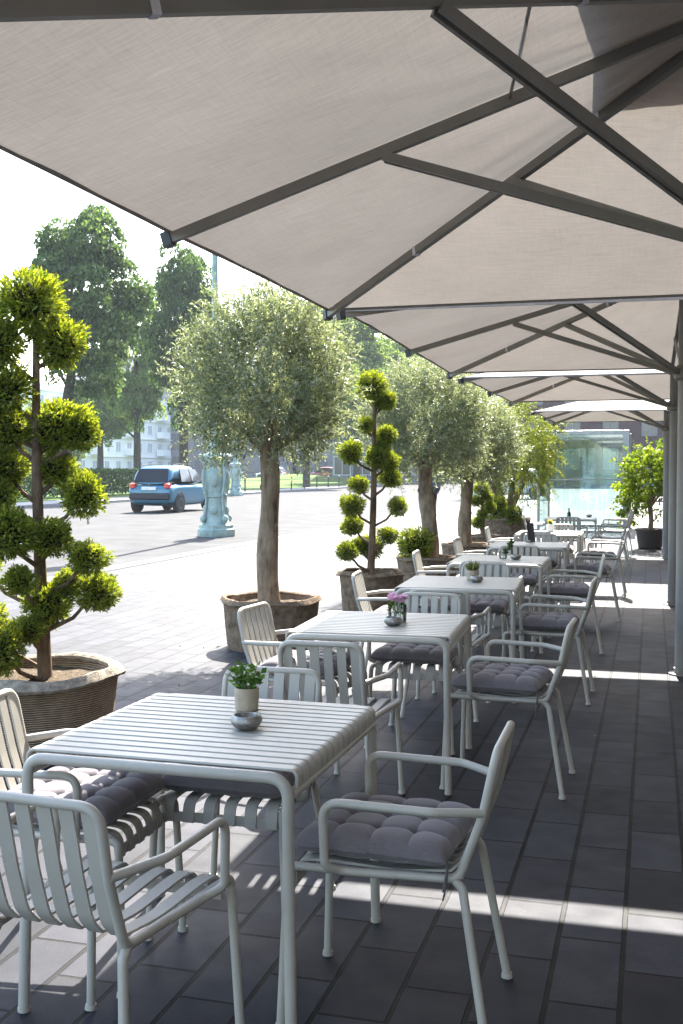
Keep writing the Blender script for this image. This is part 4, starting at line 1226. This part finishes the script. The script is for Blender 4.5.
# ------------------------------------------------------------------ buildings
def building(name, label, loc, rz, W_, D_, H_, wall, rows, cols, win, gap0, trim, roof=None, ledge=False, balcony=False, door_row=False):
    """front is local -y; windows there"""
    t = thing(name, label, 'building', loc, rz)
    b = MB(); b.box(-W_/2, W_/2, 0, D_, 0, H_); b.build('wall', wall, t, False)
    ww, wh = win; sx_ = W_/cols; sz = (H_-gap0-.8)/rows
    for r_ in range(rows):
        for c in range(cols):
            x = -W_/2+sx_*(c+.5); z = gap0+sz*(r_+.5)
            m = MB(); e = .09
            m.box(x-ww/2-e, x+ww/2+e, -.06, -.003, z-wh/2-e, z-wh/2); m.box(x-ww/2-e, x+ww/2+e, -.06, -.003, z+wh/2, z+wh/2+e)
            m.box(x-ww/2-e, x-ww/2, -.06, -.003, z-wh/2, z+wh/2); m.box(x+ww/2, x+ww/2+e, -.06, -.003, z-wh/2, z+wh/2); m.box(x-.03, x+.03, -.055, -.021, z-wh/2, z+wh/2)
            m.cur = 1; m.box(x-ww/2, x+ww/2, -.02, -.004, z-wh/2, z+wh/2)
            m.build('window', [trim, M['pale_glass'] if name == 'apartment_building' else M['window_glass']], t, False)
    if ledge:
        for r_ in range(rows+1):
            m = MB(); z = gap0+sz*r_; m.box(-W_/2-.1, W_/2+.1, -.22, -.003, z-.12, z+.12); m.build('cornice', trim, t, False)
    if balcony:
        for c in range(1, cols-1, 3):
            for r_ in range(1, rows):
                x = -W_/2+sx_*(c+.5); z = gap0+sz*r_+.2
                m = MB(); m.box(x-1.6, x+1.6, -1.25, -.23, z, z+.14); m.box(x-1.6, x+1.6, -1.25, -1.19, z+.14, z+1.05); m.box(x-1.6, x-1.54, -1.19, -.23, z+.14, z+1.05); m.box(x+1.54, x+1.6, -1.19, -.23, z+.14, z+1.05); m.build('balcony', trim, t, False)
    if roof:
        m = MB(); o = .5; hh = roof
        vs = [(-W_/2-o, -o, H_+.003), (W_/2+o, -o, H_+.003), (W_/2+o, D_+o, H_+.003), (-W_/2-o, D_+o, H_+.003), (-W_/2+hh, D_/2, H_+hh), (W_/2-hh, D_/2, H_+hh)]
        m.add(vs, [(0, 1, 5, 4), (1, 2, 5), (2, 3, 4, 5), (3, 0, 4), (3, 2, 1, 0)]); m.build('roof', M['roof'], t, False)
    return t
building('apartment_building', 'white apartment block with balconies far behind the blue car', (-80, 150, 0), PI/2, 60, 14, 13.2, M['white_wall'], 4, 16, (1.5, 1.5), .6, M['white_trim'], None, True, True)
building('brick_building', 'dark purple brick building behind the glass enclosure and farthest parasol', (12, 106, 0), 0, 56, 16, 17, M['brick_wall'], 5, 16, (1.25, 1.7), 1.0, simple('grey_window_frames', (.16, .155, .16), .7), 4)
building('long_stone_building', 'long blue grey building across the lawn behind the distant parked cars', (-56, 178, 0), .12, 84, 16, 17, M['stone_wall'], 4, 20, (2.1, 2.9), .3, M['stone_wall'], 5)
building('tower_block', 'tall pale blue block rising above the street trees under the parasol edge', (-68, 215, 0), .2, 24, 14, 36, M['stone_wall'], 11, 9, (1.6, 1.5), 1.0, M['stone_wall'])
building('office_building', 'bluish glazed office block seen between the parasols and the spreading tree', (-26, 128, 0), .1, 22, 14, 15, simple('blue_grey_cladding', (.16, .20, .25), .5), 5, 9, (1.9, 2.1), .6, M['white_trim'])

building('light_blocking_cafe', 'unseen sandstone cafe front added to cut light from the right', (4.6, 14, 0), -PI/2, 60, 12, 14, simple('warm_sandstone', (.30, .25, .19), .9, 0, .2, .15, 2, .2, .01), 3, 14, (2.6, 3.0), .2, M['frame'])  # out of view, added to hold back light on the terrace side
def litter():
    rng = np.random.default_rng(77); n = 170
    P = np.stack([rng.uniform(-4.4, .6, n), rng.uniform(2.2, 24, n), rng.uniform(.004, .008, n)], 1)
    k = rng.random(n) < .6; P[k, 0] = rng.normal(-3.1, .35, k.sum())
    D = np.stack([rng.normal(size=n), rng.normal(size=n), rng.uniform(.0, .25, n)], 1)
    o = leaf_mesh('leaf_litter', P, D, rng.uniform(.015, .045, n), rng.uniform(.006, .016, n), M['dry_leaf'], rng, .12)
    tag(o, 'small dry fallen leaves scattered over the paving near the planters', None, None, 'stuff')
litter()
# ------------------------------------------------------------------ person behind the second olive
def person(x, y, rz):
    t = thing('person', 'person in dark trousers and blue grey jacket walking behind the second olive', 'person', (x, y, 0), rz)
    def skin(name, verts, edges, radii, mat, root=0, parent=None, sub=2):
        me = bpy.data.meshes.new(name); me.from_pydata(verts, edges, []); me.materials.append(mat)
        o = bpy.data.objects.new(name, me); COL.objects.link(o); o.parent = parent
        md = o.modifiers.new('skin', 'SKIN'); md.use_smooth_shade = True
        for i, rr in enumerate(radii):
            sv = me.skin_vertices[0].data[i] if len(me.skin_vertices) else None
            if sv is None: break
            sv.radius = rr if isinstance(rr, tuple) else (rr, rr); sv.use_root = (i == root)
        sb = o.modifiers.new('subsurf', 'SUBSURF'); sb.levels = sub; sb.render_levels = sub
        return o
    V = [(0, 0, .95), (0, .01, 1.15), (0, 0, 1.38), (0, .01, 1.48), (0, .02, 1.56), (0, .03, 1.66), (0, .02, 1.74),
         (.17, 0, 1.40), (.23, -.03, 1.12), (.24, .06, .88), (-.17, 0, 1.40), (-.23, .02, 1.12), (-.24, .12, .90),
         (.10, 0, .90), (.11, .10, .50), (.11, .02, .09), (.11, .16, .04), (-.10, 0, .90), (-.11, -.03, .50), (-.11, -.22, .13), (-.11, -.10, .04),
         (.24, .09, .80), (-.24, .15, .82)]
    E_ = [(0, 1), (1, 2), (2, 3), (3, 4), (4, 5), (5, 6), (2, 7), (7, 8), (8, 9), (2, 10), (10, 11), (11, 12), (0, 13), (13, 14), (14, 15), (15, 16), (0, 17), (17, 18), (18, 19), (19, 20), (9, 21), (12, 22)]
    rad = [(.14, .10), (.13, .095), (.15, .10), .055, .065, .085, .055, .06, .045, .032, .06, .045, .032, .085, .06, .04, .03, .085, .06, .04, .03, .022, .022]
    try:
        skin('body', V, E_, rad, M['skin'], 0, t)
        def sub_(ids, grow, name, mat):
            mp = {k: i for i, k in enumerate(ids)}
            ee = [(mp[a], mp[b]) for a, b in E_ if a in mp and b in mp]
            rr = [tuple((q+grow) for q in (rad[i] if isinstance(rad[i], tuple) else (rad[i], rad[i]))) for i in ids]
            skin(name, [V[i] for i in ids], ee, rr, mat, 0, t)
        sub_([0, 13, 14, 15, 17, 18, 19], .02, 'trousers', M['trousers'])
        sub_([1, 2, 7, 8, 9, 10, 11, 12, 0], .022, 'jacket', M['jacket'])
    except Exception as ex:
        print('person', ex)
    hr = MB(); hr.ellipsoid((0, .005, 1.70), (.092, .105, .085), 14, 10); hr.build('hair', M['hair'], t)
    for s in (-1, 1):
        sh = MB(); sh.box(s*.11-.045, s*.11+.045, (-.02 if s > 0 else -.26), (.24 if s > 0 else .0), .0 if s > 0 else .03, .085 if s > 0 else .12, .025); sh.build('shoe', M['car_black'], t)
person(-6.45, 33.0, .6)

# ------------------------------------------------------------------ air
USE_HAZE = True
if USE_HAZE:
    hz = MB(); hz.box(-160, 120, -30, 260, -1.02, 45)
    m = bpy.data.materials.new('thin_haze'); m.use_nodes = True
    nt = m.node_tree; nt.nodes.remove(nt.nodes['Principled BSDF'])
    vp = nt.nodes.new('ShaderNodeVolumePrincipled'); vp.inputs['Color'].default_value = (.86, .93, 1, 1)
    vp.inputs['Density'].default_value = .0004; vp.inputs['Anisotropy'].default_value = 0
    nt.links.new(vp.outputs[0], nt.nodes['Material Output'].inputs['Volume'])
    o = tag(hz.build('haze', m, None, False), kind='stuff')
